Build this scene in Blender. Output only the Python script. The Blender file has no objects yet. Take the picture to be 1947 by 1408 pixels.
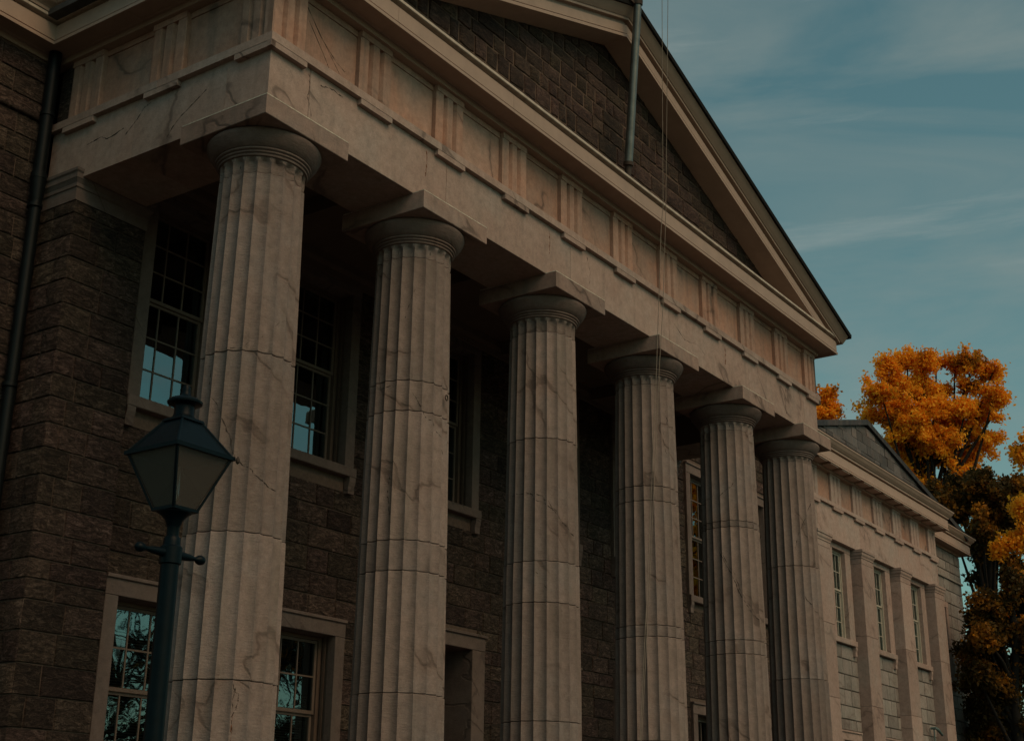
import bpy, math, random
import numpy as np
from mathutils import Vector, Matrix
random.seed(7); rng = np.random.default_rng(7)
SC = bpy.context.scene
COL = SC.collection

# ------------------------------------------------------------------ camera
CAM = Vector((-9.709, -10.2613, -8.9252))
FWD = Vector((0.775204, 0.539363, 0.328852)); RGT = Vector((0.567951, -0.822989, 0.010984)); UPV = Vector((-0.276568, -0.178259, 0.944317))
FPX = 2578.47
cd = bpy.data.cameras.new('camera'); cam = bpy.data.objects.new('camera', cd); COL.objects.link(cam)
m = Matrix((RGT, UPV, -FWD)).transposed().to_4x4(); m.translation = CAM
cam.matrix_world = m
cd.sensor_width = 36; cd.lens = 36 * FPX / 1947; cd.clip_start = 0.05; cd.clip_end = 2500
SC.camera = cam
def at(px, py, dist):
    d = FWD + RGT * ((px - 973.5) / FPX) + UPV * ((704 - py) / FPX)
    return CAM + d * dist
def project(P):
    d = Vector(P) - CAM; z = d.dot(FWD)
    if z < .1: return None
    return (973.5 + FPX * d.dot(RGT) / z, 704 - FPX * d.dot(UPV) / z)

# ------------------------------------------------------------------ world, sun, exposure
SUN_DIR = Vector((-0.14, -0.70, 0.74)).normalized()      # towards the sun
SUN_EL = math.asin(SUN_DIR.z)
w = bpy.data.worlds.new('World'); SC.world = w; w.use_nodes = True
nt = w.node_tree; nt.nodes.clear()
def wn(t, **k):
    n = nt.nodes.new(t)
    for a, b in k.items(): setattr(n, a, b)
    return n
out = wn('ShaderNodeOutputWorld'); bg = wn('ShaderNodeBackground'); bg.inputs['Strength'].default_value = 0.14
sky = wn('ShaderNodeTexSky', sky_type='NISHITA'); sky.sun_disc = False
sky.sun_elevation = SUN_EL; sky.sun_rotation = math.atan2(SUN_DIR.x, SUN_DIR.y)
sky.air_density = 1.0; sky.dust_density = 1.5; sky.ozone_density = 2.0
tc = wn('ShaderNodeTexCoord'); mp = wn('ShaderNodeMapping'); mp.inputs['Scale'].default_value = (1.0, 1.8, 6.5); mp.inputs['Rotation'].default_value = (0.25, -0.15, 0.6)
nz = wn('ShaderNodeTexNoise'); nz.inputs['Scale'].default_value = 2.2; nz.inputs['Detail'].default_value = 7; nz.inputs['Roughness'].default_value = 0.55; nz.inputs['Distortion'].default_value = 0.6
rp = wn('ShaderNodeValToRGB'); rp.color_ramp.elements[0].position = 0.38; rp.color_ramp.elements[1].position = 0.74
nt.links.new(tc.outputs['Generated'], mp.inputs['Vector']); nt.links.new(mp.outputs[0], nz.inputs['Vector']); nt.links.new(nz.outputs['Fac'], rp.inputs['Fac'])
tint = wn('ShaderNodeMix', data_type='RGBA', blend_type='MULTIPLY'); tint.inputs[0].default_value = 1.0
tint.inputs['B'].default_value = (0.67, 0.89, 0.585, 1)
cl = wn('ShaderNodeMix', data_type='RGBA', blend_type='MIX')
cm = wn('ShaderNodeMath', operation='MULTIPLY'); cm.inputs[1].default_value = 0.62
nt.links.new(sky.outputs[0], tint.inputs['A'])
nt.links.new(rp.outputs[0], cm.inputs[0]); nt.links.new(cm.outputs[0], cl.inputs[0])
nt.links.new(tint.outputs['Result'], cl.inputs['A'])
cl.inputs['B'].default_value = (2.25, 2.55, 2.35, 1)
mp2 = wn('ShaderNodeMapping'); mp2.inputs['Scale'].default_value = (1.2, 1.4, 15.0); mp2.inputs['Rotation'].default_value = (-0.05, 0.04, 0.3); mp2.inputs['Location'].default_value = (.35, .1, 3.0)
nz2 = wn('ShaderNodeTexNoise'); nz2.inputs['Scale'].default_value = 2.0; nz2.inputs['Detail'].default_value = 8; nz2.inputs['Roughness'].default_value = .62
rp2 = wn('ShaderNodeValToRGB'); rp2.color_ramp.elements[0].position = .55; rp2.color_ramp.elements[1].position = .80
cm2 = wn('ShaderNodeMath', operation='MULTIPLY'); cm2.inputs[1].default_value = .55
cl2 = wn('ShaderNodeMix', data_type='RGBA', blend_type='MIX'); cl2.inputs['B'].default_value = (3.0, 3.3, 3.1, 1)
nt.links.new(tc.outputs['Generated'], mp2.inputs['Vector']); nt.links.new(mp2.outputs[0], nz2.inputs['Vector']); nt.links.new(nz2.outputs['Fac'], rp2.inputs['Fac'])
nt.links.new(rp2.outputs[0], cm2.inputs[0]); nt.links.new(cm2.outputs[0], cl2.inputs[0]); nt.links.new(cl.outputs['Result'], cl2.inputs['A'])
nt.links.new(cl2.outputs['Result'], bg.inputs['Color']); nt.links.new(bg.outputs[0], out.inputs['Surface'])
sd = bpy.data.lights.new('sun', 'SUN'); sd.energy = 1.5; sd.angle = math.radians(44); sd.color = (1.0, 0.535, 0.295)
sun = bpy.data.objects.new('sun', sd); COL.objects.link(sun)
sun.rotation_euler = SUN_DIR.to_track_quat('Z', 'Y').to_euler()
SC.view_settings.view_transform = 'Standard'; SC.view_settings.look = 'None'; SC.view_settings.gamma = 1
SC.view_settings.use_curve_mapping = False
SC.view_settings.exposure = -0.30

# ------------------------------------------------------------------ materials
MATS = {}
def newmat(name):
    M = bpy.data.materials.new(name); M.use_nodes = True; t = M.node_tree; t.nodes.clear()
    o = t.nodes.new('ShaderNodeOutputMaterial'); b = t.nodes.new('ShaderNodeBsdfPrincipled')
    t.links.new(b.outputs[0], o.inputs['Surface']); MATS[name] = M
    def N(tp, ins=None, **k):
        n = t.nodes.new(tp)
        for a, c in k.items(): setattr(n, a, c)
        for a, c in (ins or {}).items(): n.inputs[a].default_value = c
        return n
    return M, t, b, o, N
def objcoord(t, N, amt=37.0):
    tcn = N('ShaderNodeTexCoord'); oi = N('ShaderNodeObjectInfo')
    sc = N('ShaderNodeVectorMath', operation='SCALE'); cx = N('ShaderNodeCombineXYZ')
    ml = N('ShaderNodeMath', {1: 7.31}, operation='MULTIPLY'); m2 = N('ShaderNodeMath', {1: 3.77}, operation='MULTIPLY')
    t.links.new(oi.outputs['Random'], ml.inputs[0]); t.links.new(oi.outputs['Random'], m2.inputs[0])
    t.links.new(oi.outputs['Random'], cx.inputs[0]); t.links.new(ml.outputs[0], cx.inputs[1]); t.links.new(m2.outputs[0], cx.inputs[2])
    t.links.new(cx.outputs[0], sc.inputs[0]); sc.inputs['Scale'].default_value = amt
    ad = N('ShaderNodeVectorMath', operation='ADD')
    t.links.new(tcn.outputs['Object'], ad.inputs[0]); t.links.new(sc.outputs[0], ad.inputs[1])
    return tcn, oi, ad
def ramp(N, stops):
    r = N('ShaderNodeValToRGB'); e = r.color_ramp.elements
    while len(e) > 1: e.remove(e[-1])
    e[0].position = stops[0][0]; e[0].color = (*stops[0][1], 1)
    for p, c in stops[1:]:
        x = e.new(p); x.color = (*c, 1)
    return r
def mixc(t, N, a, b, fac, blend='MIX', f=1.0):
    mx = N('ShaderNodeMix', data_type='RGBA', blend_type=blend)
    for s, v in (('A', a), ('B', b)):
        if isinstance(v, tuple): mx.inputs[s].default_value = (*v, 1)
        else: t.links.new(v, mx.inputs[s])
    if isinstance(fac, (int, float)): mx.inputs[0].default_value = fac
    else: t.links.new(fac, mx.inputs[0])
    return mx.outputs['Result']
def scaled(t, N, vec, s, rot=None):
    mpn = N('ShaderNodeMapping'); mpn.inputs['Scale'].default_value = s
    if rot: mpn.inputs['Rotation'].default_value = rot
    t.links.new(vec, mpn.inputs['Vector']); return mpn.outputs[0]

def marble(name, cols, vein=0.8, rust=0.6, grime=0.5, chisel=0.25, veinscale=0.55, rot=(0.75, 0.35, 0.75), var=0.12):
    M, t, b, o, N = newmat(name)
    cols = [(c[0] * .78, c[1] * .728, c[2] * .815) for c in cols]
    tcn, oi, ad = objcoord(t, N); L = t.links.new
    n1 = N('ShaderNodeTexNoise', {'Scale': 0.9, 'Detail': 4, 'Roughness': .6}); L(ad.outputs[0], n1.inputs['Vector'])
    base = ramp(N, [(0.30, cols[0]), (0.5, cols[1]), (0.72, cols[2])]); L(n1.outputs['Fac'], base.inputs[0])
    # cloudy fine mottling
    n2 = N('ShaderNodeTexNoise', {'Scale': 9.0, 'Detail': 8, 'Roughness': .75}); L(ad.outputs[0], n2.inputs['Vector'])
    r2 = ramp(N, [(0.3, (.74,) * 3), (0.7, (1.16,) * 3)]); L(n2.outputs['Fac'], r2.inputs[0])
    c = mixc(t, N, base.outputs[0], r2.outputs[0], 1.0, 'MULTIPLY')
    n9 = N('ShaderNodeTexNoise', {'Scale': 70.0, 'Detail': 5, 'Roughness': .8}); L(ad.outputs[0], n9.inputs['Vector'])
    r9 = ramp(N, [(0.3, (.80,) * 3), (0.7, (1.14,) * 3)]); L(n9.outputs['Fac'], r9.inputs[0])
    c = mixc(t, N, c, r9.outputs[0], 1.0, 'MULTIPLY')
    # slanting veins: thin dark cracks with a rusty halo, only in some areas
    v = scaled(t, N, scaled(t, N, ad.outputs[0], (1, 1, 1), rot), (1.7, .25, 1.0))
    nv = N('ShaderNodeTexNoise', {'Scale': veinscale * 1.2, 'Detail': 5, 'Roughness': .42, 'Distortion': .05}); L(v, nv.inputs['Vector'])
    sb = N('ShaderNodeMath', {1: .5}, operation='SUBTRACT'); L(nv.outputs['Fac'], sb.inputs[0])
    ab = N('ShaderNodeMath', operation='ABSOLUTE'); L(sb.outputs[0], ab.inputs[0])
    thin = ramp(N, [(0.0, (1,) * 3), (0.005, (.8,) * 3), (0.011, (0,) * 3)]); L(ab.outputs[0], thin.inputs[0])
    wide = ramp(N, [(0.0, (1,) * 3), (0.012, (.55,) * 3), (0.045, (0,) * 3)]); L(ab.outputs[0], wide.inputs[0])
    nm = N('ShaderNodeTexNoise', {'Scale': .8, 'Detail': 1}); L(ad.outputs[0], nm.inputs['Vector'])
    rm = ramp(N, [(0.46, (0,) * 3), (0.56, (1,) * 3)]); L(nm.outputs['Fac'], rm.inputs[0])
    fw = N('ShaderNodeMath', operation='MULTIPLY'); L(wide.outputs[0], fw.inputs[0]); L(rm.outputs[0], fw.inputs[1])
    fw2 = N('ShaderNodeMath', {1: rust}, operation='MULTIPLY'); L(fw.outputs[0], fw2.inputs[0])
    c = mixc(t, N, c, (.16, .105, .085), fw2.outputs[0])
    ft = N('ShaderNodeMath', operation='MULTIPLY'); L(thin.outputs[0], ft.inputs[0]); L(rm.outputs[0], ft.inputs[1])
    ft2 = N('ShaderNodeMath', {1: vein}, operation='MULTIPLY'); L(ft.outputs[0], ft2.inputs[0])
    c = mixc(t, N, c, (.05, .04, .038), ft2.outputs[0])
    # vertical runs of grime
    g = scaled(t, N, ad.outputs[0], (5.5, 5.5, .35))
    ng = N('ShaderNodeTexNoise', {'Scale': 1.0, 'Detail': 5, 'Roughness': .6}); L(g, ng.inputs['Vector'])
    rg = ramp(N, [(0.50, (0,) * 3), (0.85, (1,) * 3)]); L(ng.outputs['Fac'], rg.inputs[0])
    fg = N('ShaderNodeMath', {1: grime}, operation='MULTIPLY'); L(rg.outputs[0], fg.inputs[0])
    c = mixc(t, N, c, (.13, .115, .10), fg.outputs[0])
    # each block its own tone
    mr = N('ShaderNodeMapRange', {'To Min': 1 - var, 'To Max': 1 + var}); L(oi.outputs['Random'], mr.inputs['Value'])
    hs = N('ShaderNodeHueSaturation'); L(mr.outputs[0], hs.inputs['Value']); L(c, hs.inputs['Color'])
    L(hs.outputs[0], b.inputs['Base Color']); b.inputs['Roughness'].default_value = .85; b.inputs['Specular IOR Level'].default_value = .25
    ch = scaled(t, N, tcn.outputs['Object'], (14, 14, 46), (.35, .3, 0))
    nc = N('ShaderNodeTexNoise', {'Scale': 1.0, 'Detail': 3}); L(ch, nc.inputs['Vector'])
    a1 = N('ShaderNodeMath', {1: chisel}, operation='MULTIPLY'); L(nc.outputs['Fac'], a1.inputs[0])
    a2 = N('ShaderNodeMath', {1: .35}, operation='MULTIPLY'); L(n9.outputs['Fac'], a2.inputs[0])
    a3 = N('ShaderNodeMath', operation='ADD'); L(a1.outputs[0], a3.inputs[0]); L(a2.outputs[0], a3.inputs[1])
    a4 = N('ShaderNodeMath', operation='SUBTRACT'); L(a3.outputs[0], a4.inputs[0]); L(ft2.outputs[0], a4.inputs[1])
    bp = N('ShaderNodeBump', {'Strength': .6, 'Distance': .02}); L(a4.outputs[0], bp.inputs['Height']); L(bp.outputs[0], b.inputs['Normal'])
    return M
C_M = [(.30, .245, .195), (.355, .29, .235), (.335, .305, .262)]
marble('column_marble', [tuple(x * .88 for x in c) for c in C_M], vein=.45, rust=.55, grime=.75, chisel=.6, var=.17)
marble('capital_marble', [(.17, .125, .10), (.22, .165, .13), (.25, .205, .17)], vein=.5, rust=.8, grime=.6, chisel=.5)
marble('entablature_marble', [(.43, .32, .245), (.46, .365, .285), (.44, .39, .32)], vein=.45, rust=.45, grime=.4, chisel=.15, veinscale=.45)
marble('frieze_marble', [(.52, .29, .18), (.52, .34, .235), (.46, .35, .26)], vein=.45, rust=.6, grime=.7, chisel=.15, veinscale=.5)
marble('trim_marble', [(.19, .15, .12), (.225, .18, .145), (.21, .18, .15)], vein=.5, rust=.3, grime=.5, chisel=.2)
marble('wing_marble', [(.48, .36, .28), (.51, .40, .315), (.48, .425, .345)], vein=.25, rust=.3, grime=.25, chisel=.1)
marble('wing_stone', [(.30, .30, .245), (.37, .355, .295), (.41, .36, .30)], vein=.2, rust=.3, grime=.5, chisel=.8, var=.22)
marble('dark_slate_stone', [(.10, .11, .105), (.17, .17, .155), (.23, .20, .17)], vein=.3, rust=.3, grime=.9, chisel=.5, var=.3)
marble('coping_stone', [(.035, .045, .05), (.06, .07, .072), (.10, .095, .09)], vein=.3, rust=.2, grime=.9, chisel=.4, var=.2)

def brown(name, cols, bump=1.0, var=.38, hue=.02):
    M, t, b, o, N = newmat(name); L = t.links.new
    tcn, oi, ad = objcoord(t, N)
    st = scaled(t, N, ad.outputs[0], (3, 3, 9), (.25, .2, .3))
    n1 = N('ShaderNodeTexNoise', {'Scale': 2.3, 'Detail': 10, 'Roughness': .82, 'Distortion': 1.0}); L(st, n1.inputs['Vector'])
    r1 = ramp(N, [(0.38, cols[0]), (0.49, cols[1]), (0.57, cols[2]), (.70, cols[3])]); L(n1.outputs['Fac'], r1.inputs[0])
    n2 = N('ShaderNodeTexNoise', {'Scale': 45, 'Detail': 4, 'Roughness': .8}); L(ad.outputs[0], n2.inputs['Vector'])
    r2 = ramp(N, [(0.3, (.6,) * 3), (0.72, (1.45,) * 3)]); L(n2.outputs['Fac'], r2.inputs[0])
    c = mixc(t, N, r1.outputs[0], r2.outputs[0], 1.0, 'MULTIPLY')
    mr = N('ShaderNodeMapRange', {'To Min': 1 - var, 'To Max': 1 + var}); L(oi.outputs['Random'], mr.inputs['Value'])
    m7 = N('ShaderNodeMath', {1: 17.3}, operation='MULTIPLY'); fr = N('ShaderNodeMath', operation='FRACT'); L(oi.outputs['Random'], m7.inputs[0]); L(m7.outputs[0], fr.inputs[0])
    mh = N('ShaderNodeMapRange', {'To Min': .5 - hue, 'To Max': .5 + hue}); L(fr.outputs[0], mh.inputs['Value'])
    hs = N('ShaderNodeHueSaturation'); L(mr.outputs[0], hs.inputs['Value']); L(mh.outputs[0], hs.inputs['Hue']); L(c, hs.inputs['Color'])
    L(hs.outputs[0], b.inputs['Base Color']); b.inputs['Roughness'].default_value = .9; b.inputs['Specular IOR Level'].default_value = .3
    aa = N('ShaderNodeMath', operation='ADD'); h2 = N('ShaderNodeMath', {1: .25}, operation='MULTIPLY'); L(n2.outputs['Fac'], h2.inputs[0]); L(n1.outputs['Fac'], aa.inputs[0]); L(h2.outputs[0], aa.inputs[1])
    bp = N('ShaderNodeBump', {'Strength': bump, 'Distance': .09}); L(aa.outputs[0], bp.inputs['Height']); L(bp.outputs[0], b.inputs['Normal'])
    return M
brown('brown_stone', [(.024, .016, .013), (.068, .045, .036), (.155, .105, .084), (.36, .26, .22)])
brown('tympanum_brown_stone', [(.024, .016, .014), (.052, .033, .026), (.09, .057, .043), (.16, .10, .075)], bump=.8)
def plain(name, col, rough=.7, noise=.12, metal=0, scale=8, spec=.4, bump=.1):
    M, t, b, o, N = newmat(name); L = t.links.new
    tcn, oi, ad = objcoord(t, N)
    n1 = N('ShaderNodeTexNoise', {'Scale': scale, 'Detail': 6, 'Roughness': .65}); L(ad.outputs[0], n1.inputs['Vector'])
    r = ramp(N, [(.3, tuple(x * (1 - noise) for x in col)), (.7, tuple(x * (1 + noise) for x in col))]); L(n1.outputs['Fac'], r.inputs[0])
    L(r.outputs[0], b.inputs['Base Color']); b.inputs['Roughness'].default_value = rough; b.inputs['Metallic'].default_value = metal
    b.inputs['Specular IOR Level'].default_value = spec
    if bump:
        bp = N('ShaderNodeBump', {'Strength': bump, 'Distance': .01}); L(n1.outputs['Fac'], bp.inputs['Height']); L(bp.outputs[0], b.inputs['Normal'])
    return M
plain('mortar', (.12, .083, .066), .95, .25, scale=20, bump=.5)
plain('tympanum_mortar', (.12, .078, .058), .95, .3, scale=14, bump=.5)
plain('wing_mortar', (.085, .072, .060), .95, .25, scale=20, bump=.4)
plain('joint_dark', (.05, .042, .036), .95, .3)
plain('cornice_paint', (.35, .25, .20), .6, .10, scale=3, bump=.15)
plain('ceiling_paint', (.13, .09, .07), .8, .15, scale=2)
plain('window_paint', (.12, .08, .062), .55, .15)
plain('muntin_paint', (.15, .11, .09), .5, .12)
plain('wing_window_paint', (.42, .38, .32), .5, .1)
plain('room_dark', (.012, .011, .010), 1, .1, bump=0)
plain('blind_grey', (.07, .07, .065), .6, .1, bump=0)
plain('curtain_grey', (.20, .21, .19), .9, .25, scale=4)
plain('gutter_black', (.010, .009, .008), .8, .2, spec=.1)
plain('pipe_black', (.004, .006, .007), .5, .3, scale=5, spec=.18)
plain('flashing_metal', (.44, .37, .31), .6, .3, scale=6)
plain('pole_steel', (.14, .145, .14), .42, .25, metal=.6, scale=5)
plain('rope_tan', (.20, .165, .135), .9, .2)
plain('lamp_green', (.0008, .005, .0085), .40, .25, scale=14, spec=.11, bump=.15)
plain('roof_slate', (.05, .05, .052), .8, .3)
plain('pavement', (.07, .058, .05), .9, .2, scale=3)
plain('asphalt', (.05, .05, .05), .9, .2, scale=5)
plain('grass_green', (.03, .028, .014), .95, .4, scale=2)
plain('rusty_iron', (.05, .035, .028), .7, .4, metal=.3)
plain('door_wood', (.035, .025, .02), .5, .3, scale=4)
plain('fixture_green', (.10, .15, .15), .6, .2)
plain('wire_black', (.012, .012, .012), .7, .1)
plain('bark', (.014, .011, .009), .95, .4, scale=10, bump=.6)
plain('far_bark', (.05, .04, .035), .95, .4, scale=10, bump=.6)
# glass: dark mirror-like pane that still lets a little of the room through
def glass(name, tint, ior, rough, base_refl, haze=None):
    M, t, b, o, N = newmat(name); L = t.links.new
    t.nodes.remove(b)
    gl = N('ShaderNodeBsdfGlossy'); gl.inputs['Roughness'].default_value = rough; gl.inputs['Color'].default_value = (.66, .90, .97, 1)
    tr = N('ShaderNodeBsdfTransparent'); tr.inputs['Color'].default_value = (*tint, 1)
    fr = N('ShaderNodeFresnel'); fr.inputs['IOR'].default_value = ior
    ad = N('ShaderNodeMath', {1: base_refl}, operation='ADD', use_clamp=True); L(fr.outputs[0], ad.inputs[0])
    nn = N('ShaderNodeTexNoise', {'Scale': 2.2, 'Detail': 1}); tcn, oi, ao = objcoord(t, N); L(ao.outputs[0], nn.inputs['Vector'])
    bp = N('ShaderNodeBump', {'Strength': .12, 'Distance': .02}); L(nn.outputs['Fac'], bp.inputs['Height']); L(bp.outputs[0], gl.inputs['Normal'])
    mx = N('ShaderNodeMixShader'); L(ad.outputs[0], mx.inputs[0])
    src = tr.outputs[0]
    if haze:
        df = N('ShaderNodeBsdfDiffuse'); df.inputs['Color'].default_value = (*haze[1], 1)
        m2 = N('ShaderNodeMixShader'); m2.inputs[0].default_value = haze[0]; L(tr.outputs[0], m2.inputs[1]); L(df.outputs[0], m2.inputs[2]); src = m2.outputs[0]
    L(src, mx.inputs[1]); L(gl.outputs[0], mx.inputs[2]); L(mx.outputs[0], o.inputs['Surface'])
glass('window_glass', (.6, .65, .62), 1.8, .012, .14)
glass('wing_glass', (.7, .75, .72), 1.5, .02, .03)
glass('lantern_glass', (.82, .80, .78), 1.45, .05, .02, (.13, (.50, .42, .37)))

# ------------------------------------------------------------------ mesh helpers
class MB:
    def __init__(s): s.v = []; s.f = []
    def add(s, vs, fs):
        o = len(s.v); s.v += [tuple(v) for v in vs]; s.f += [tuple(i + o for i in f) for f in fs]; return s
    def box(s, x0, x1, y0, y1, z0, z1):
        return s.add([(x0,y0,z0),(x1,y0,z0),(x1,y1,z0),(x0,y1,z0),(x0,y0,z1),(x1,y0,z1),(x1,y1,z1),(x0,y1,z1)],
                     [(0,3,2,1),(4,5,6,7),(0,1,5,4),(1,2,6,5),(2,3,7,6),(3,0,4,7)])
    def bbox(s, x0, x1, y0, y1, z0, z1, c=.008):
        # box with chamfered front (-y) edges
        return s.add([(x0,y0+c,z0),(x1,y0+c,z0),(x1,y1,z0),(x0,y1,z0),(x0,y0+c,z1),(x1,y0+c,z1),(x1,y1,z1),(x0,y1,z1),
                      (x0+c,y0,z0+c),(x1-c,y0,z0+c),(x1-c,y0,z1-c),(x0+c,y0,z1-c)],
                     [(0,3,2,1),(4,5,6,7),(1,2,6,5),(2,3,7,6),(3,0,4,7),(8,9,10,11),(0,1,9,8),(1,5,10,9),(5,4,11,10),(4,0,8,11)])
    def prism(s, poly, a0, a1, axis):
        # poly of 2D points, extruded along axis ('x': poly=(y,z); 'y': (x,z); 'z': (x,y))
        n = len(poly)
        def P(p, a): return {'x': (a, p[0], p[1]), 'y': (p[0], a, p[1]), 'z': (p[0], p[1], a)}[axis]
        vs = [P(p, a0) for p in poly] + [P(p, a1) for p in poly]
        fs = [tuple(range(n))[::-1], tuple(range(n, 2 * n))] + [(i, (i + 1) % n, n + (i + 1) % n, n + i) for i in range(n)]
        return s.add(vs, fs)
    def lathe(s, prof, cx, cy, n=48, cap=True):
        o = len(s.v)
        for r, z in prof:
            for k in range(n):
                a = 2 * math.pi * k / n; s.v.append((cx + r * math.cos(a), cy + r * math.sin(a), z))
        for i in range(len(prof) - 1):
            for k in range(n):
                k2 = (k + 1) % n; s.f.append((o + i*n + k, o + i*n + k2, o + (i+1)*n + k2, o + (i+1)*n + k))
        if cap:
            s.f.append(tuple(o + k for k in range(n))[::-1]); e = o + (len(prof)-1)*n; s.f.append(tuple(e + k for k in range(n)))
        return s
    def tube(s, pts, rads, n=8):
        o = len(s.v); pts = [Vector(p) for p in pts]
        up = Vector((.13, .29, 1)) if abs((pts[-1] - pts[0]).normalized().z) < .9 else Vector((1, .2, .1))
        for i, p in enumerate(pts):
            d = (pts[min(i+1, len(pts)-1)] - pts[max(i-1, 0)]).normalized()
            a = d.cross(up).normalized(); b2 = d.cross(a)
            for k in range(n):
                t = 2 * math.pi * k / n; s.v.append(tuple(p + (a * math.cos(t) + b2 * math.sin(t)) * rads[i]))
        for i in range(len(pts) - 1):
            for k in range(n):
                k2 = (k+1) % n; s.f.append((o+i*n+k, o+i*n+k2, o+(i+1)*n+k2, o+(i+1)*n+k))
        s.f.append(tuple(o + k for k in range(n))); e = o + (len(pts)-1)*n; s.f.append(tuple(e + k for k in range(n))[::-1])
        return s
    def sweep(s, prof, path, y0cap=True):
        # prof: (out, z); path: [(x,y)] walked so that 'out' is to the right-hand side
        n = len(path); m_ = len(prof); o = len(s.v)
        for i, p in enumerate(path):
            p = Vector(p)
            def nr(a, b2):
                d = (Vector(b2) - Vector(a)).normalized(); return Vector((d.y, -d.x))
            if i == 0: nn = nr(path[0], path[1])
            elif i == n - 1: nn = nr(path[-2], path[-1])
            else:
                a = nr(path[i-1], path[i]); b2 = nr(path[i], path[i+1]); nn = (a + b2) / (1 + a.dot(b2))
            for u, z in prof: s.v.append((p.x + nn.x * u, p.y + nn.y * u, z))
        for i in range(n - 1):
            for k in range(m_):
                k2 = (k+1) % m_; s.f.append((o+i*m_+k, o+(i+1)*m_+k, o+(i+1)*m_+k2, o+i*m_+k2))
        s.f.append(tuple(o + k for k in range(m_))); s.f.append(tuple(o + (n-1)*m_ + k for k in range(m_))[::-1])
        return s
    def build(s, name, mat, parent=None, smooth=False, fixn=True):
        me = bpy.data.meshes.new(name); me.from_pydata(s.v, [], s.f)
        if fixn:
            import bmesh
            bm = bmesh.new(); bm.from_mesh(me); bmesh.ops.recalc_face_normals(bm, faces=bm.faces); bm.to_mesh(me); bm.free()
        me.materials.append(MATS[mat]); me.update()
        if smooth:
            me.polygons.foreach_set('use_smooth', [True] * len(me.polygons))
            if smooth is not True: me.set_sharp_from_angle(angle=math.radians(smooth))
        ob = bpy.data.objects.new(name, me); COL.objects.link(ob)
        if parent is not None: ob.parent = parent
        return ob
def link_mesh(name, me, parent):
    ob = bpy.data.objects.new(name, me); COL.objects.link(ob); ob.parent = parent; return ob
def thing(name, label, cat, group=None, loc=(0, 0, 0)):
    e = bpy.data.objects.new(name, None); COL.objects.link(e); e['label'] = label; e['category'] = cat; e.location = loc
    e.empty_display_size = .3
    if group: e['group'] = group
    return e
def tag(o, label=None, cat=None, group=None, kind=None):
    if label: o['label'] = label
    if cat: o['category'] = cat
    if group: o['group'] = group
    if kind: o['kind'] = kind
    return o
GZ = -10.5; FLOOR = -8.92

# ------------------------------------------------------------------ ground
MB().box(-60, 90, -6.5, 60, GZ - .4, GZ).build('ground', 'grass_green')['kind'] = 'structure'
MB().box(-400, 500, -400, 600, GZ - .6, GZ - .404).build('far_ground', 'grass_green')['kind'] = 'structure'
MB().box(-60, 90, -14, -6.504, GZ - .4, GZ + .004).build('pavement', 'pavement')['kind'] = 'structure'
MB().box(-60, 90, -26, -14.004, GZ - .4, GZ - .12).build('road', 'asphalt')['kind'] = 'structure'

# ------------------------------------------------------------------ COURTHOUSE
B = thing('courthouse', 'brown stone courthouse with six fluted marble columns under a triangular pediment', 'building')
W = 16.535; MODW = .62; X2 = 1.6232
COLX = [.596, 3.514, 6.714, 9.914, 13.114, 15.939]; CY = .596
JZ = [[-1.58, -3.80, -5.84, -7.38], [-1.57, -3.31, -3.72, -5.40, -5.78, -7.25], [-1.61, -3.29, -5.12, -5.71, -7.34],
      [-1.54, -3.32, -3.57, -5.61, -5.79, -7.4], [-1.54, -3.285, -3.40, -5.455, -5.70, -7.3], [-1.50, -3.65, -5.86, -7.5]]
def rad_at(z): return .502 + .0114 * (-1.3 - z) + .010 * math.sin(math.pi * min(1, max(0, (-1.3 - z) / 7.6)))
NF = 20; SEG = 7
def flute_ring(cx, cy, z, r, depth, rot, fade=None):
    pts = []
    for k in range(NF):
        for j in range(SEG):
            t = j / SEG; a = rot + 2 * math.pi * (k + t) / NF
            u = 2 * t - 1
            d = depth * (1 - u * u) ** .8
            if fade is not None: d *= fade(u)
            pts.append((cx + (r - d) * math.cos(a), cy + (r - d) * math.sin(a), z))
    return pts
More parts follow.
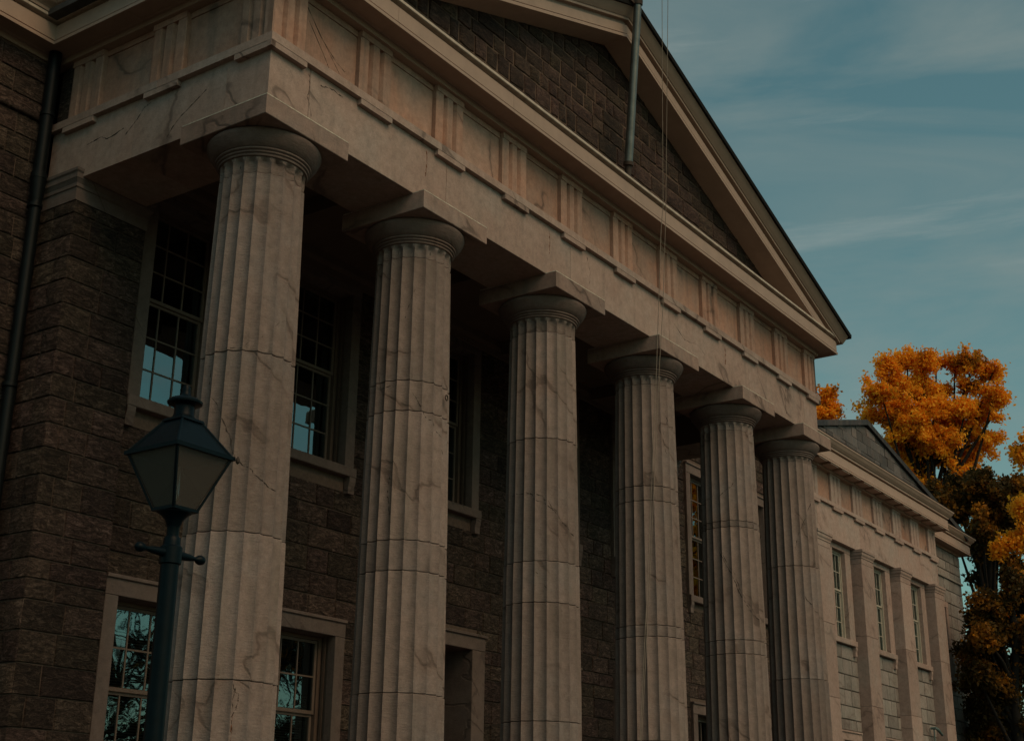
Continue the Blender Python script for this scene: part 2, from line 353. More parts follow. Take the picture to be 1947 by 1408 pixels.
def drum(cx, cy, z0, z1, rot, parent, name='drum', necking=False, worn=0, seed=0):
    mb = MB(); n = NF * SEG; g = .004; ch = .007
    rr = random.Random(seed)
    if necking:
        zt = z1; rings = []
        hs = [z0 + g, z0 + .06, z1 - .125, z1 - .10, z1 - .085, z1 - .07, z1 - .055, z1 - .04, z1 - .025, z1]
        for i, z in enumerate(hs):
            arch = lambda u, z=z: max(0., min(1., ((zt - .020) - z) / .035 + .6 - 1.9 * u * u)) if z > zt - .13 else 1.
            r = rad_at(z) - (ch if i == 0 else 0) + .012 * max(0, (z - (z0 + .1)) / (z1 - z0)); rings.append(flute_ring(cx, cy, z, r, r * (.10 if i > 1 else .078), rot, arch))
    else:
        zs = [z0 + g, z0 + g + ch]
        k = max(1, int((z1 - z0) / .45))
        zs += [z0 + (z1 - z0) * i / (k + 1) for i in range(1, k + 1)] + [z1 - g - ch, z1 - g]
        rings = []
        off = rr.uniform(-.003, .003)
        for i, z in enumerate(zs):
            e = ch if i in (0, len(zs) - 1) else 0
            r = rad_at(z) - e + off
            dep = r * (.076 - worn * max(0, (z + 3.5) / 2))
            rings.append([(x + rr.uniform(-.0015, .0015), y + rr.uniform(-.0015, .0015), zz) for x, y, zz in flute_ring(cx, cy, z, r, dep, rot)])
    for ri in rings: mb.v += ri
    for i in range(len(rings) - 1):
        for k in range(n): mb.f.append((i*n+k, i*n+(k+1) % n, (i+1)*n+(k+1) % n, (i+1)*n+k))
    mb.f.append(tuple(range(n))[::-1]); mb.f.append(tuple((len(rings)-1)*n + k for k in range(n)))
    return mb.build(name, 'column_marble', parent, smooth=28, fixn=False)
marble('abacus_marble', [(.36, .255, .19), (.40, .30, .23), (.37, .31, .25)], vein=.5, rust=.6, grime=.7, chisel=.3)
plain('mortar_light', (.55, .50, .43), .95, .4, scale=18)
plain('crack_dark', (.045, .033, .028), .95, .4, scale=20)
plain('rust_streak', (.15, .055, .025), .9, .4, scale=20)
CRACKS = [
    (0, [(173.5, -3.97), (175.2, -4.19), (186.1, -4.39), (203.0, -4.62), (215.3, -4.92), (220.6, -5.05), (240.1, -5.16), (255.3, -5.27), (279.1, -5.34)], .009),
    (0, [(180, -3.78), (190.1, -3.76), (219.0, -3.75), (226.6, -3.69), (242.3, -3.6), (259.2, -3.44), (279.7, -3.29)], .008),
    (0, [(236.9, -7.42), (245.0, -7.53), (243.2, -7.66), (237.4, -7.76), (242.3, -7.89)], .010),
    (0, [(241, -7.45), (238, -7.58), (240, -7.70)], .009),
    (0, [(277.5, -5.95), (262.8, -6.17), (269.7, -6.25), (281.4, -6.12), (292.3, -5.87)], .006),
    (1, [(223.3, -2.02), (218.2, -2.15), (212.4, -2.31), (207.7, -2.49)], .008),
    (1, [(169.5, -2.64), (199.5, -2.65), (200.5, -3.0), (200.2, -3.4), (171.8, -3.4), (163.0, -3.02), (167.1, -2.66)], .008),
    (1, [(224.9, -3.47), (237.3, -3.71), (254.5, -3.82), (274.8, -3.99), (287.6, -4.24)], .009),
    (1, [(196.2, -4.59), (193.6, -4.82), (200.2, -5.06), (203.3, -5.23)], .011),
    (2, [(153.8, -4.11), (187.0, -4.1), (200.5, -4.19), (230.0, -4.34), (248.4, -4.52), (265.6, -4.65), (288.6, -4.8)], .010),
    (2, [(200.5, -4.12), (222.0, -4.24), (240.4, -4.45)], .008),
    (2, [(174.2, -5.13), (201.5, -5.27), (221.5, -5.49), (238.0, -5.75), (262.9, -5.95)], .008),
    (3, [(250.9, -1.79), (257.5, -2.16), (247.4, -2.45), (256.4, -2.81)], .009),
    (4, [(178.9, -3.82), (203.1, -4.27), (216.8, -4.61), (242.6, -4.97), (282.0, -5.17)], .014),
    (4, [(186, -3.86), (209, -4.30), (224, -4.66), (252, -5.00)], .010),
    (4, [(185.3, -2.81), (199.4, -2.69), (210.6, -2.65), (216.6, -2.55)], .010),
    (5, [(275, -2.0), (259.3, -2.38), (223.0, -2.96), (208.1, -3.39)], .012),
    (5, [(225.6, -4.23), (250.2, -4.53), (277.6, -4.7)], .012)]
def surf_r(z, ang, rot):
    u = ((math.radians(ang) - rot) / (2 * math.pi / NF)) % 1.0; u = 2 * u - 1
    r = rad_at(z); return r - r * .076 * (1 - u * u) ** .8
def crack(ci, pts, w_, rot, core, mat='crack_dark'):
    rr = random.Random(int(abs(pts[0][1]) * 1000) + ci); P = []; R = []; n = 9; off = 0
    for (a0, z0), (a1, z1) in zip(pts[:-1], pts[1:]):
        for k in range(n):
            t = k / n; off = off * .7 + rr.uniform(-.014, .014); a = a0 + (a1 - a0) * t + off * 60; z = z0 + (z1 - z0) * t + off
            r = surf_r(z, a, rot) - .002
            P.append((COLX[ci] + r * math.cos(math.radians(a)), CY + r * math.sin(math.radians(a)), z)); R.append(w_ * rr.choice((.12, .3, .5, .7, 1.0)) * .8)
    R[0] = R[-1] = .001
    MB().tube(P, R, 5).build('crack', mat, core)
ech_prof = [(.512, -1.385), (.530, -1.378), (.536, -1.362), (.530, -1.352), (.540, -1.350), (.552, -1.340), (.554, -1.326), (.545, -1.318),
            (.558, -1.316), (.572, -1.305), (.574, -1.290), (.566, -1.282), (.582, -1.276), (.622, -1.232), (.656, -1.185), (.680, -1.140), (.688, -1.115), (.684, -1.095), (.668, -1.079)]
for ci, cx in enumerate(COLX):
    rot_ = math.pi / NF * 0.3 + ci * .02
    core = MB().lathe([(.53, FLOOR), (.455, -1.4)], cx, CY, 32).build('column', 'joint_dark', B)
    js = [z for z in JZ[ci]] + [FLOOR]
    rot = math.pi / NF * 0.3 + ci * .02
    drum(cx, CY, js[0], -1.385, rot, core, 'necking', True, seed=ci)
    for j in range(len(js) - 1):
        drum(cx, CY, js[j + 1], js[j], rot, core, 'drum', worn=(.012 if ci == 0 else 0), seed=ci * 10 + j)
    for cc, pts_, w_ in CRACKS:
        if cc == ci: crack(ci, pts_, w_, rot_, core)
    if ci == 0: crack(0, [(240, -7.7), (239.4, -7.9), (239.6, -8.1)], .011, rot_, core, 'rust_streak')
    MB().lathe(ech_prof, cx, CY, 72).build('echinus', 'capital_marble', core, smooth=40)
    c = .006; h = .7095
    mb = MB(); z0, z1 = -1.0763, -.829
    x0, x1, y0, y1 = cx - h, cx + h, CY - h, CY + h
    P8 = [(x0+c, y0+c, z0), (x1-c, y0+c, z0), (x1-c, y1-c, z0), (x0+c, y1-c, z0)]
    Q8 = [(x0, y0, z0+c), (x1, y0, z0+c), (x1, y1, z0+c), (x0, y1, z0+c)]
    R8 = [(x0, y0, z1-c), (x1, y0, z1-c), (x1, y1, z1-c), (x0, y1, z1-c)]
    S8 = [(x0+c*2, y0+c*2, z1), (x1-c*2, y0+c*2, z1), (x1-c*2, y1-c*2, z1), (x0+c*2, y1-c*2, z1)]
    fs = [(3,2,1,0), (12,13,14,15)]
    for l in range(3):
        for k in range(4): fs.append((l*4+k, l*4+(k+1) % 4, (l+1)*4+(k+1) % 4, (l+1)*4+k))
    mb.add(P8 + Q8 + R8 + S8, fs).build('abacus', 'abacus_marble', core)
    MB().box(x0 + .004, x1 - .004, y0 + .003, y0 + .03, -.8285, -.817).box(x0 + .003, x0 + .03, y0 + .031, y1 - .01, -.8285, -.817).build('mortar_bead', 'mortar_light', core)
    if ci in (1, 4):   # small iron ring hook on the right of the shaft
        zz = -3.45 if ci == 1 else -3.5; a = math.radians(-78 if ci == 1 else -72); r = rad_at(zz) + .02
        ps = [Vector((cx + r * math.cos(a), CY + r * math.sin(a), zz)) + Vector((math.cos(t) * .035 * -math.sin(a), math.cos(t) * .035 * math.cos(a), math.sin(t) * .035)) for t in np.linspace(0, 2 * math.pi, 13)]
        MB().tube(ps, [.009] * 13, 6).build('ring_hook', 'rusty_iron', core)

# architrave: blocks joined over the columns
AB, AT = -.825, 0.0
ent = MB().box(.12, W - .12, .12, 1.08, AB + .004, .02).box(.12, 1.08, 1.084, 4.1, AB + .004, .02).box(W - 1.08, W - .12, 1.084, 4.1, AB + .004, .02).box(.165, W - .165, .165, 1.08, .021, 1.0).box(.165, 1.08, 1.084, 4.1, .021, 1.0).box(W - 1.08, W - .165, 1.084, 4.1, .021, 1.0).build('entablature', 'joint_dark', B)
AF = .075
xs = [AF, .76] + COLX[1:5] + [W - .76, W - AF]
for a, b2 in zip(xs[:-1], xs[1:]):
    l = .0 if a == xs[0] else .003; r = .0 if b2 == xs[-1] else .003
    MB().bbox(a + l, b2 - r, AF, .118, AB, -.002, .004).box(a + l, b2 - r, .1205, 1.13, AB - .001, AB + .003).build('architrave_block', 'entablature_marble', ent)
ys = [.1205, .80, 2.45, 4.11]
for side in (0, 1):
    for a, b2 in zip(ys[:-1], ys[1:]):
        if side == 0: MB().box(AF, .118, a + .002, b2 - .002, AB, -.002).box(.1185, 1.13, max(a, 1.135), b2, AB - .001, AB + .003).build('architrave_block', 'entablature_marble', ent)
        else: MB().box(W - .118, W - AF, a + .002, b2 - .002, AB, -.002).box(W - 1.13, W - .1185, max(a, 1.135), b2, AB - .001, AB + .003).build('architrave_block', 'entablature_marble', ent)
# inner faces of the beams
MB().box(1.135, W - 1.135, 1.085, 1.13, AB + .004, -.15).build('beam_face', 'ceiling_paint', ent)
MB().box(1.085, 1.13, 1.135, 3.36, AB + .004, -.15).build('beam_face', 'ceiling_paint', ent)
MB().box(W - 1.13, W - 1.085, 1.135, 3.36, AB + .004, -.15).build('beam_face', 'ceiling_paint', ent)
# taenia
pf = [(0, 0), (.0245, 0), (.0245, .112), (.016, .12), (0, .12)]
pf = [(-.09, 0.0), (.0, 0.0), (.0, .108), (-.012, .120), (-.09, .1215)]
for pth in ([(0, 4.1), (0, 2.0)], [(0, 1.997), (0, 0), (3.3, 0)], [(3.303, 0), (7.4, 0)], [(7.403, 0), (11.0, 0)], [(11.003, 0), (W, 0), (W, 4.1)]):
    MB().sweep(pf, pth).build('taenia', 'entablature_marble', ent)
def face_crack(pts, w_, axis, off, mat='crack_dark'):
    rr = random.Random(int(pts[0][0] * 1000)); P = []; R = []; n = 8; o = 0
    for (a0, z0), (a1, z1) in zip(pts[:-1], pts[1:]):
        for k in range(n):
            t = k / n; o = o * .6 + rr.uniform(-.010, .010); a, z = a0 + (a1 - a0) * t + o, z0 + (z1 - z0) * t - o
            P.append((a, off, z) if axis == 'y' else (off, a, z)); R.append(w_ * rr.choice((.15, .4, .6, 1.0)))
    MB().tube(P, R, 5).build('crack', mat, ent)
for pts, w_, ax, off in (([(0.69, 0.86), (0.97, 0.56), (1.26, 0.37), (1.46, 0.30)], .006, 'y', .132), ([(0.72, 0.70), (1.02, 0.36), (1.15, 0.2)], .005, 'y', .132), ([(0.83, 0.72), (1.05, 0.50), (1.35, 0.22)], .004, 'y', .132),
                         ([(0.73, -0.09), (0.76, -0.21), (0.73, -0.4), (0.81, -0.58), (.80, -.80)], .006, 'y', AF), ([(0.95, -0.14), (1.18, -0.09), (1.38, -0.11)], .008, 'y', AF),
                         ([(3.37, -0.36), (3.11, -0.34), (2.95, -0.39), (2.6, -0.33)], .009, 'x', AF), ([(2.6, -0.45), (2.39, -0.28), (2.29, -0.16), (2.15, -0.11)], .009, 'x', AF), ([(1.81, -0.76), (1.69, -0.61), (1.56, -0.5), (1.3, -0.37), (1.12, -0.26)], .008, 'x', AF),
                         ([(7.2, -.12), (7.3, -.35), (7.25, -.6)], .005, 'y', AF), ([(10.1, -.30), (10.5, -.5), (11.0, -.42), (11.3, -.55)], .005, 'y', AF), ([(14.9, -.1), (14.8, -.4), (14.85, -.75)], .006, 'y', AF)):
    face_crack(pts, w_, ax, off)
for x_ in (3.05, 6.1, 12.1): face_crack([(x_, -.09), (x_ + .02, -.3), (x_, -.5)], .010, 'y', AF, 'rust_streak')
# regulae and triglyphs
GROOVE = [(0, .0), (.105, 0), (.135, .045), (.165, .045), (.200, 0), (.265 + .0, 0)]
def trig_poly(wd):
    # plan polygon of a triglyph, front at v=0, depth positive inward
    s_ = wd / 6.0
    p = [(0, .012), (.035, 0), (s_ * 1.45, 0), (s_ * 1.70, .05), (s_ * 2.10, .05), (s_ * 2.38, 0), (s_ * 3.55, 0), (s_ * 3.8, .05), (s_ * 4.2, .05), (s_ * 4.5, 0), (wd - .012, 0), (wd, .012), (wd, .1), (0, .1)]
    return p
FZ0, FZ1 = .122, 1.02
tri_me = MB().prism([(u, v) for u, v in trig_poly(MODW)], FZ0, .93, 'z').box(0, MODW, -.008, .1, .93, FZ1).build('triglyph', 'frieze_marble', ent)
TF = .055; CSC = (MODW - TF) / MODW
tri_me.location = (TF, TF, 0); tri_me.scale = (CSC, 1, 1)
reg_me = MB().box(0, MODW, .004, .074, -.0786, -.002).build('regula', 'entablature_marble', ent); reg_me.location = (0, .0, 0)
starts = [0] + [X2 + 1.6 * k for k in range(9)] + [W - MODW]
def put(src, x, y, rz, mirror=False):
    o = src.copy(); COL.objects.link(o); o.parent = ent; o.location = (x, y, 0); o.rotation_euler = (0, 0, rz); return o
for k, x in enumerate(starts):
    if k:
        o = put(tri_me, x, TF, 0); o.scale = (CSC if k == len(starts) - 1 else 1, 1, 1); put(reg_me, x, 0, 0)
reg_me.location = (.0, 0, 0)
for y in (.004, 1.6184, 3.2184):
    c_ = y < .1
    put(tri_me, TF, y + MODW, -math.pi / 2).scale = (CSC if c_ else 1, 1, 1); put(reg_me, 0, y + MODW, -math.pi / 2)
    put(tri_me, W - TF, TF if c_ else y, math.pi / 2).scale = (CSC if c_ else 1, 1, 1); put(reg_me, W, y, math.pi / 2)
edges = [(a + MODW, b2) for a, b2 in zip(starts[:-1], starts[1:])]
for a, b2 in edges:
    MB().box(a + .002, b2 - .002, .132, .16, FZ0, .93).box(a + .002, b2 - .002, .115, .16, .9305, FZ1).build('metope', 'frieze_marble', ent)
for a, b2 in ((.624, 1.6184), (2.2384, 3.2184), (3.8384, 4.11)):
    MB().box(.132, .16, a + .002, b2 - .002, FZ0, .93).box(.115, .16, a + .002, b2 - .002, .9305, FZ1).build('metope', 'frieze_marble', ent)
    MB().box(W - .16, W - .132, a + .002, b2 - .002, FZ0, FZ1).build('metope', 'frieze_marble', ent)

# horizontal cornice, mitred round the corners; out is measured from the plane y = 0.03
ZC = 1.09
cor_prof = [(-.10, ZC - .068), (.035, ZC - .068), (.045, ZC + .02), (.075, ZC + .035), (.30, ZC + .045), (.325, ZC), (.36, ZC), (.362, ZC + .045), (.320, ZC + .050), (.320, ZC + .068), (.346, ZC + .073),
            (.346, ZC + .295), (.30, ZC + .305), (.30, ZC + .345), (-.10, ZC + .345)]
top_prof = [(-.10, ZC + .347), (.375, ZC + .347), (.39, ZC + .355), (.385, ZC + .40), (.36, ZC + .405), (-.10, ZC + .43)]
cy_prof = [(-.2, ZC + .408), (.40, ZC + .408), (.405, ZC + .45), (.43, ZC + .47), (.50, ZC + .51), (.55, ZC + .58), (.575, ZC + .64), (.60, ZC + .645), (.60, ZC + .72), (-.2, ZC + .72)]
F = .03
cor = MB().sweep([(-.4, ZC - .03), (-.1, ZC - .03), (-.1, ZC + .4), (-.4, ZC + .4)], [(-9.5, 4.15), (F, 4.15), (F, F), (W - F, F), (W - F, 4.15), (23.9, 4.15)]).build('cornice', 'joint_dark', B)
runs = [[(-9.5, 4.15), (-4.2, 4.15)], [(-4.197, 4.15), (F, 4.15), (F, 2.4)], [(F, 2.396), (F, F), (1.9, F)], [(1.904, F), (4.55, F)], [(4.554, F), (8.1, F)], [(8.104, F), (11.7, F)], [(11.704, F), (W - F, F), (W - F, 2.4)], [(W - F, 2.403), (W - F, 4.15), (19.5, 4.15)], [(19.503, 4.15), (23.9, 4.15)]]
for r_ in runs:
    MB().sweep(cor_prof, r_).build('cornice_block', 'cornice_paint', cor)
MB().sweep(top_prof, [(-9.5, 4.15), (F, 4.15), (F, F), (W - F, F), (W - F, 4.15), (23.9, 4.15)]).build('flashing', 'flashing_metal', cor)
MB().sweep(cy_prof, [(-9.5, 4.15), (F, 4.15), (F, F + .02)]).build('cyma', 'cornice_paint', cor)
cy2 = [(u, z if z < ZC + .45 else ZC + .45 + (z - ZC - .45) * .45) for u, z in cy_prof]
MB().sweep(cy2, [(W - F, F + .02), (W - F, 4.15), (23.9, 4.15)]).build('cyma', 'cornice_paint', cor)

# raking cornice
XA, ZA, SL, SR = 7.9, 4.17, .374, .346
def line(x): return ZA - (SL * (XA - x) if x < XA else SR * (x - XA))
def xat(z, side): return XA - (ZA - z) / SL if side < 0 else XA + (ZA - z) / SR
ZB = ZC + .40
def rake_band(h0, h1, y0, y1, side, name, mat, parent, xend=None, y0top=None):
    # one straight band of the raking cornice, clipped at the shelf
    e = xat(ZB - h0, side); e1 = xat(ZB - h1, side)
    if xend is not None:
        ends = [(xend, line(xend) + h0), (xend, line(xend) + h1)]
    else: ends = [(e, ZB), (e1, ZB)]
    poly = [(XA, ZA + h0), ends[0], ends[1], (XA, ZA + h1)]
    if y0top is None: y0top = y0
    vs = [(poly[0][0], y0, poly[0][1]), (poly[1][0], y0, poly[1][1]), (poly[2][0], y0top, poly[2][1]), (poly[3][0], y0top, poly[3][1])]
    vs += [(p[0], y1, p[1]) for p in poly]
    return MB().add(vs, [(0,1,2,3), (7,6,5,4), (0,4,5,1), (1,5,6,2), (2,6,7,3), (3,7,4,0)]).build(name, mat, parent)
rk = MB().prism([(XA, ZA + .30), (xat(ZB, -1), ZB + .002), (xat(ZB, -1) - .8, ZB + .002), (XA, ZA + .34)], .14, .3, 'y').build('raking_cornice', 'joint_dark', B)
for side in (-1, 1):
    rake_band(0, .055, -.335, .12, side, 'raking_bead', 'cornice_paint', rk)
    rake_band(.0555, .07, -.295, .12, side, 'raking_bead', 'cornice_paint', rk)
    rake_band(.0705, .235, -.332, .12, side, 'raking_corona', 'cornice_paint', rk)
    rake_band(.2355, .325, -.285, .12, side, 'raking_recess', 'cornice_paint', rk)
    xe = -.40 if side < 0 else W + .40
    rake_band(.3255, .375, -.37, .12, side, 'raking_fillet', 'cornice_paint', rk, xend=xe)
    xe = -.52 if side < 0 else W + .52
    rake_band(.3755, .42, -.385, .12, side, 'raking_cyma', 'cornice_paint', rk, xend=xe, y0top=-.43)
    rake_band(.4205, .52, -.43, .12, side, 'raking_cyma', 'cornice_paint', rk, xend=xe, y0top=-.52)
    xe = -.62 if side < 0 else W + .60
    rake_band(.5205, .60, -.56, .2 if side < 0 else 12, side, 'roof_edge', 'gutter_black', rk, xend=xe, y0top=-.57)
# tympanum of brown blocks
def stone(o, u0, u1, z0, z1, facing, depth, rough, rnd, gap=.006, nx=3, nz_=2, jit=.003):
    # returns verts/faces: a rock faced block whose back lies at o, bulging out by depth
    us = [u0 + gap + (u1 - u0 - 2 * gap) * i / nx for i in range(nx + 1)]; zs = [z0 + gap + (z1 - z0 - 2 * gap) * j / nz_ for j in range(nz_ + 1)]
    vs = []; fs = []
    def P(u, d, z): return (u, o - d, z) if facing == 'y' else (o - d, u, z)
    for j, z in enumerate(zs):
        for i, u in enumerate(us):
            b_ = i in (0, nx) or j in (0, nz_)
            uu = u + (.012 if i == 0 else -.012 if i == nx else rnd.uniform(-.02, .02)); zz = z + (.010 if j == 0 else -.010 if j == nz_ else rnd.uniform(-.012, .012))
            if b_: uu += rnd.uniform(-jit, jit); zz += rnd.uniform(-jit, jit)
            vs.append(P(uu, depth * .72 + rnd.uniform(0, rough * .4) if b_ else depth + rnd.uniform(0, rough), zz))
    n1 = nx + 1
    for j in range(nz_):
        for i in range(nx): fs.append((j*n1+i, j*n1+i+1, (j+1)*n1+i+1, (j+1)*n1+i))
    ring = [(i, 0) for i in range(nx)] + [(nx, j) for j in range(nz_)] + [(i, nz_) for i in range(nx, 0, -1)] + [(0, j) for j in range(nz_, 0, -1)]
    o_ = len(vs)
    for (i, j) in ring: vs.append(P(us[i], -.004, zs[j]))
    n = len(ring)
    for k in range(n):
        a = ring[k]; b_ = ring[(k+1) % n]
        fs.append((a[1]*n1+a[0], o_+k, o_+(k+1) % n, b_[1]*n1+b_[0]))
    return vs, fs
def occluded(P):
    # rough test: does a column stand between the camera and P
    d = Vector(P) - CAM
    for cx in COLX:
        vx, vy = cx - CAM.x, CY - CAM.y; L2 = d.x * d.x + d.y * d.y; t = (vx * d.x + vy * d.y) / L2
        if 0 < t < .98 and abs(vx * d.y - vy * d.x) / math.sqrt(L2) < .46: return True
    return False
STONES = {}
def add_stone(kind, mat, parent, vs, fs, facing):
    us = [v[0] if facing == 'y' else v[1] for v in vs]
    c = Vector((sum(v[0] for v in vs) / len(vs), sum(v[1] for v in vs) / len(vs), sum(v[2] for v in vs) / len(vs)))
    pp = [project(v) for v in vs[:12]]
    area = 0
    if all(pp):
        x = [p[0] for p in pp]; y = [p[1] for p in pp]
        wd, ht = max(x) - min(x), max(y) - min(y)
        if max(x) > 0 and min(x) < 1947 and max(y) > 0 and min(y) < 1408: area = wd * ht
        if c.y > 1 and occluded(c): area *= .02
    STONES.setdefault(kind, []).append((area, mat, parent, vs, fs, c))
def flush_stones():
    for kind, L in STONES.items():
        L.sort(key=lambda s: -s[0])
        rest = {}
        for i, (area, mat, parent, vs, fs, c) in enumerate(L):
            if i < 295 and area > 90:
                mb = MB(); mb.add([(v[0] - c.x, v[1] - c.y, v[2] - c.z) for v in vs], fs)
                o = mb.build(kind, mat, parent, smooth=50); o.location = c
            else: rest.setdefault((mat, parent.name), (parent, MB()))[1].add(vs, fs)
        for (mat, _), (parent, mb) in rest.items():
            tag(mb.build(kind, mat, parent, smooth=50), kind='stuff')
def fill_wall(kind, mat, parent, plane, facing, u0, u1, courses, rnd, wmin, wmax, holes=(), depth=.022, rough=.034, gap=.004, ok=None):
    """courses: descending list of z; holes: (ua,ub,za,zb)"""
    for zt, zb in zip(courses[:-1], courses[1:]):
        segs = [(u0, u1)]
        for (ha, hb, za, zb2) in holes:
            if zb < zb2 - .03 and zt > za + .03:
                new = []
                for a, b_ in segs:
                    if hb <= a or ha >= b_: new.append((a, b_))
                    else:
                        if ha - a > .05: new.append((a, ha))
                        if b_ - hb > .05: new.append((hb, b_))
                segs = new
        for a, b_ in segs:
            u = a
            while u < b_ - 1e-6:
                wd = rnd.uniform(wmin, wmax) * (1.25 if rnd.random() < .2 else 1)
                e = u + wd
                if b_ - e < wmin * .55: e = b_
                dz = rnd.uniform(-.004, .004)
                if ok is None or ok(u, e, zb, zt):
                    vs, fs = stone(plane, u, e, zb, zt, facing, depth + rnd.uniform(-.008, .012), rough, rnd, gap)
                    add_stone(kind, mat, parent, vs, fs, facing)
                u = e
rnd = random.Random(11)
tym = MB().prism([(xat(ZC + .42, -1) - .5, ZC + .42), (XA, ZA + .12), (xat(ZC + .42, 1) + .5, ZC + .42)], .14, .30, 'y').build('tympanum', 'tympanum_mortar', B)
TY = .14
z = ZC + .41; cs = [z]
while z < ZA + .1: z += rnd.uniform(.19, .34); cs.append(z)
cs = cs[::-1]
for zt, zb in zip(cs[:-1], cs[1:]):
    ul, ur = xat(zb, -1) , xat(zb, 1)
    if zb > ZA: continue
    u = ul + rnd.uniform(0, .1)
    while u < ur:
        e = min(ur, u + rnd.choice((rnd.uniform(.22, .4), rnd.uniform(.4, .75))))
        zz = min(zt, max(zb + .05, min(line(u + .03), line(e - .03)) + .10))
        vs, fs = stone(TY, u, e, zb, min(zt, zz), 'y', .014 + rnd.uniform(-.008, .010), .03, rnd, .012, jit=.014)
        add_stone('tympanum_stone', 'tympanum_brown_stone', tym, vs, fs, 'y'); u = e

# ---- walls of the main building
ant_c = [-1.14, -1.32, -1.625, -1.926, -2.239, -2.562, -2.888, -3.203, -3.501, -3.80, -4.133, -4.446, -4.788, -5.152, -5.484, -5.8, -6.037, -6.284, -6.644, -7.017, -7.378, -7.745, -8.1, -8.45, -8.80, -9.2, -9.6, -10.0, -10.5]
def wall_mesh(plane, u0, u1, z0, z1, holes, th=.3, facing='y'):
    mb = MB(); us = sorted({u0, u1, *[h[0] for h in holes], *[h[1] for h in holes]}); zs = sorted({z0, z1, *[h[2] for h in holes], *[h[3] for h in holes]})
    for a, b_ in zip(us[:-1], us[1:]):
        for c, d in zip(zs[:-1], zs[1:]):
            um, zm = (a + b_) / 2, (c + d) / 2
            if any(h[0] < um < h[1] and h[2] < zm < h[3] for h in holes): continue
            if facing == 'y': mb.box(a, b_, plane, plane + th, c, d)
            else: mb.box(plane, plane + th, a, b_, c, d)
    return mb

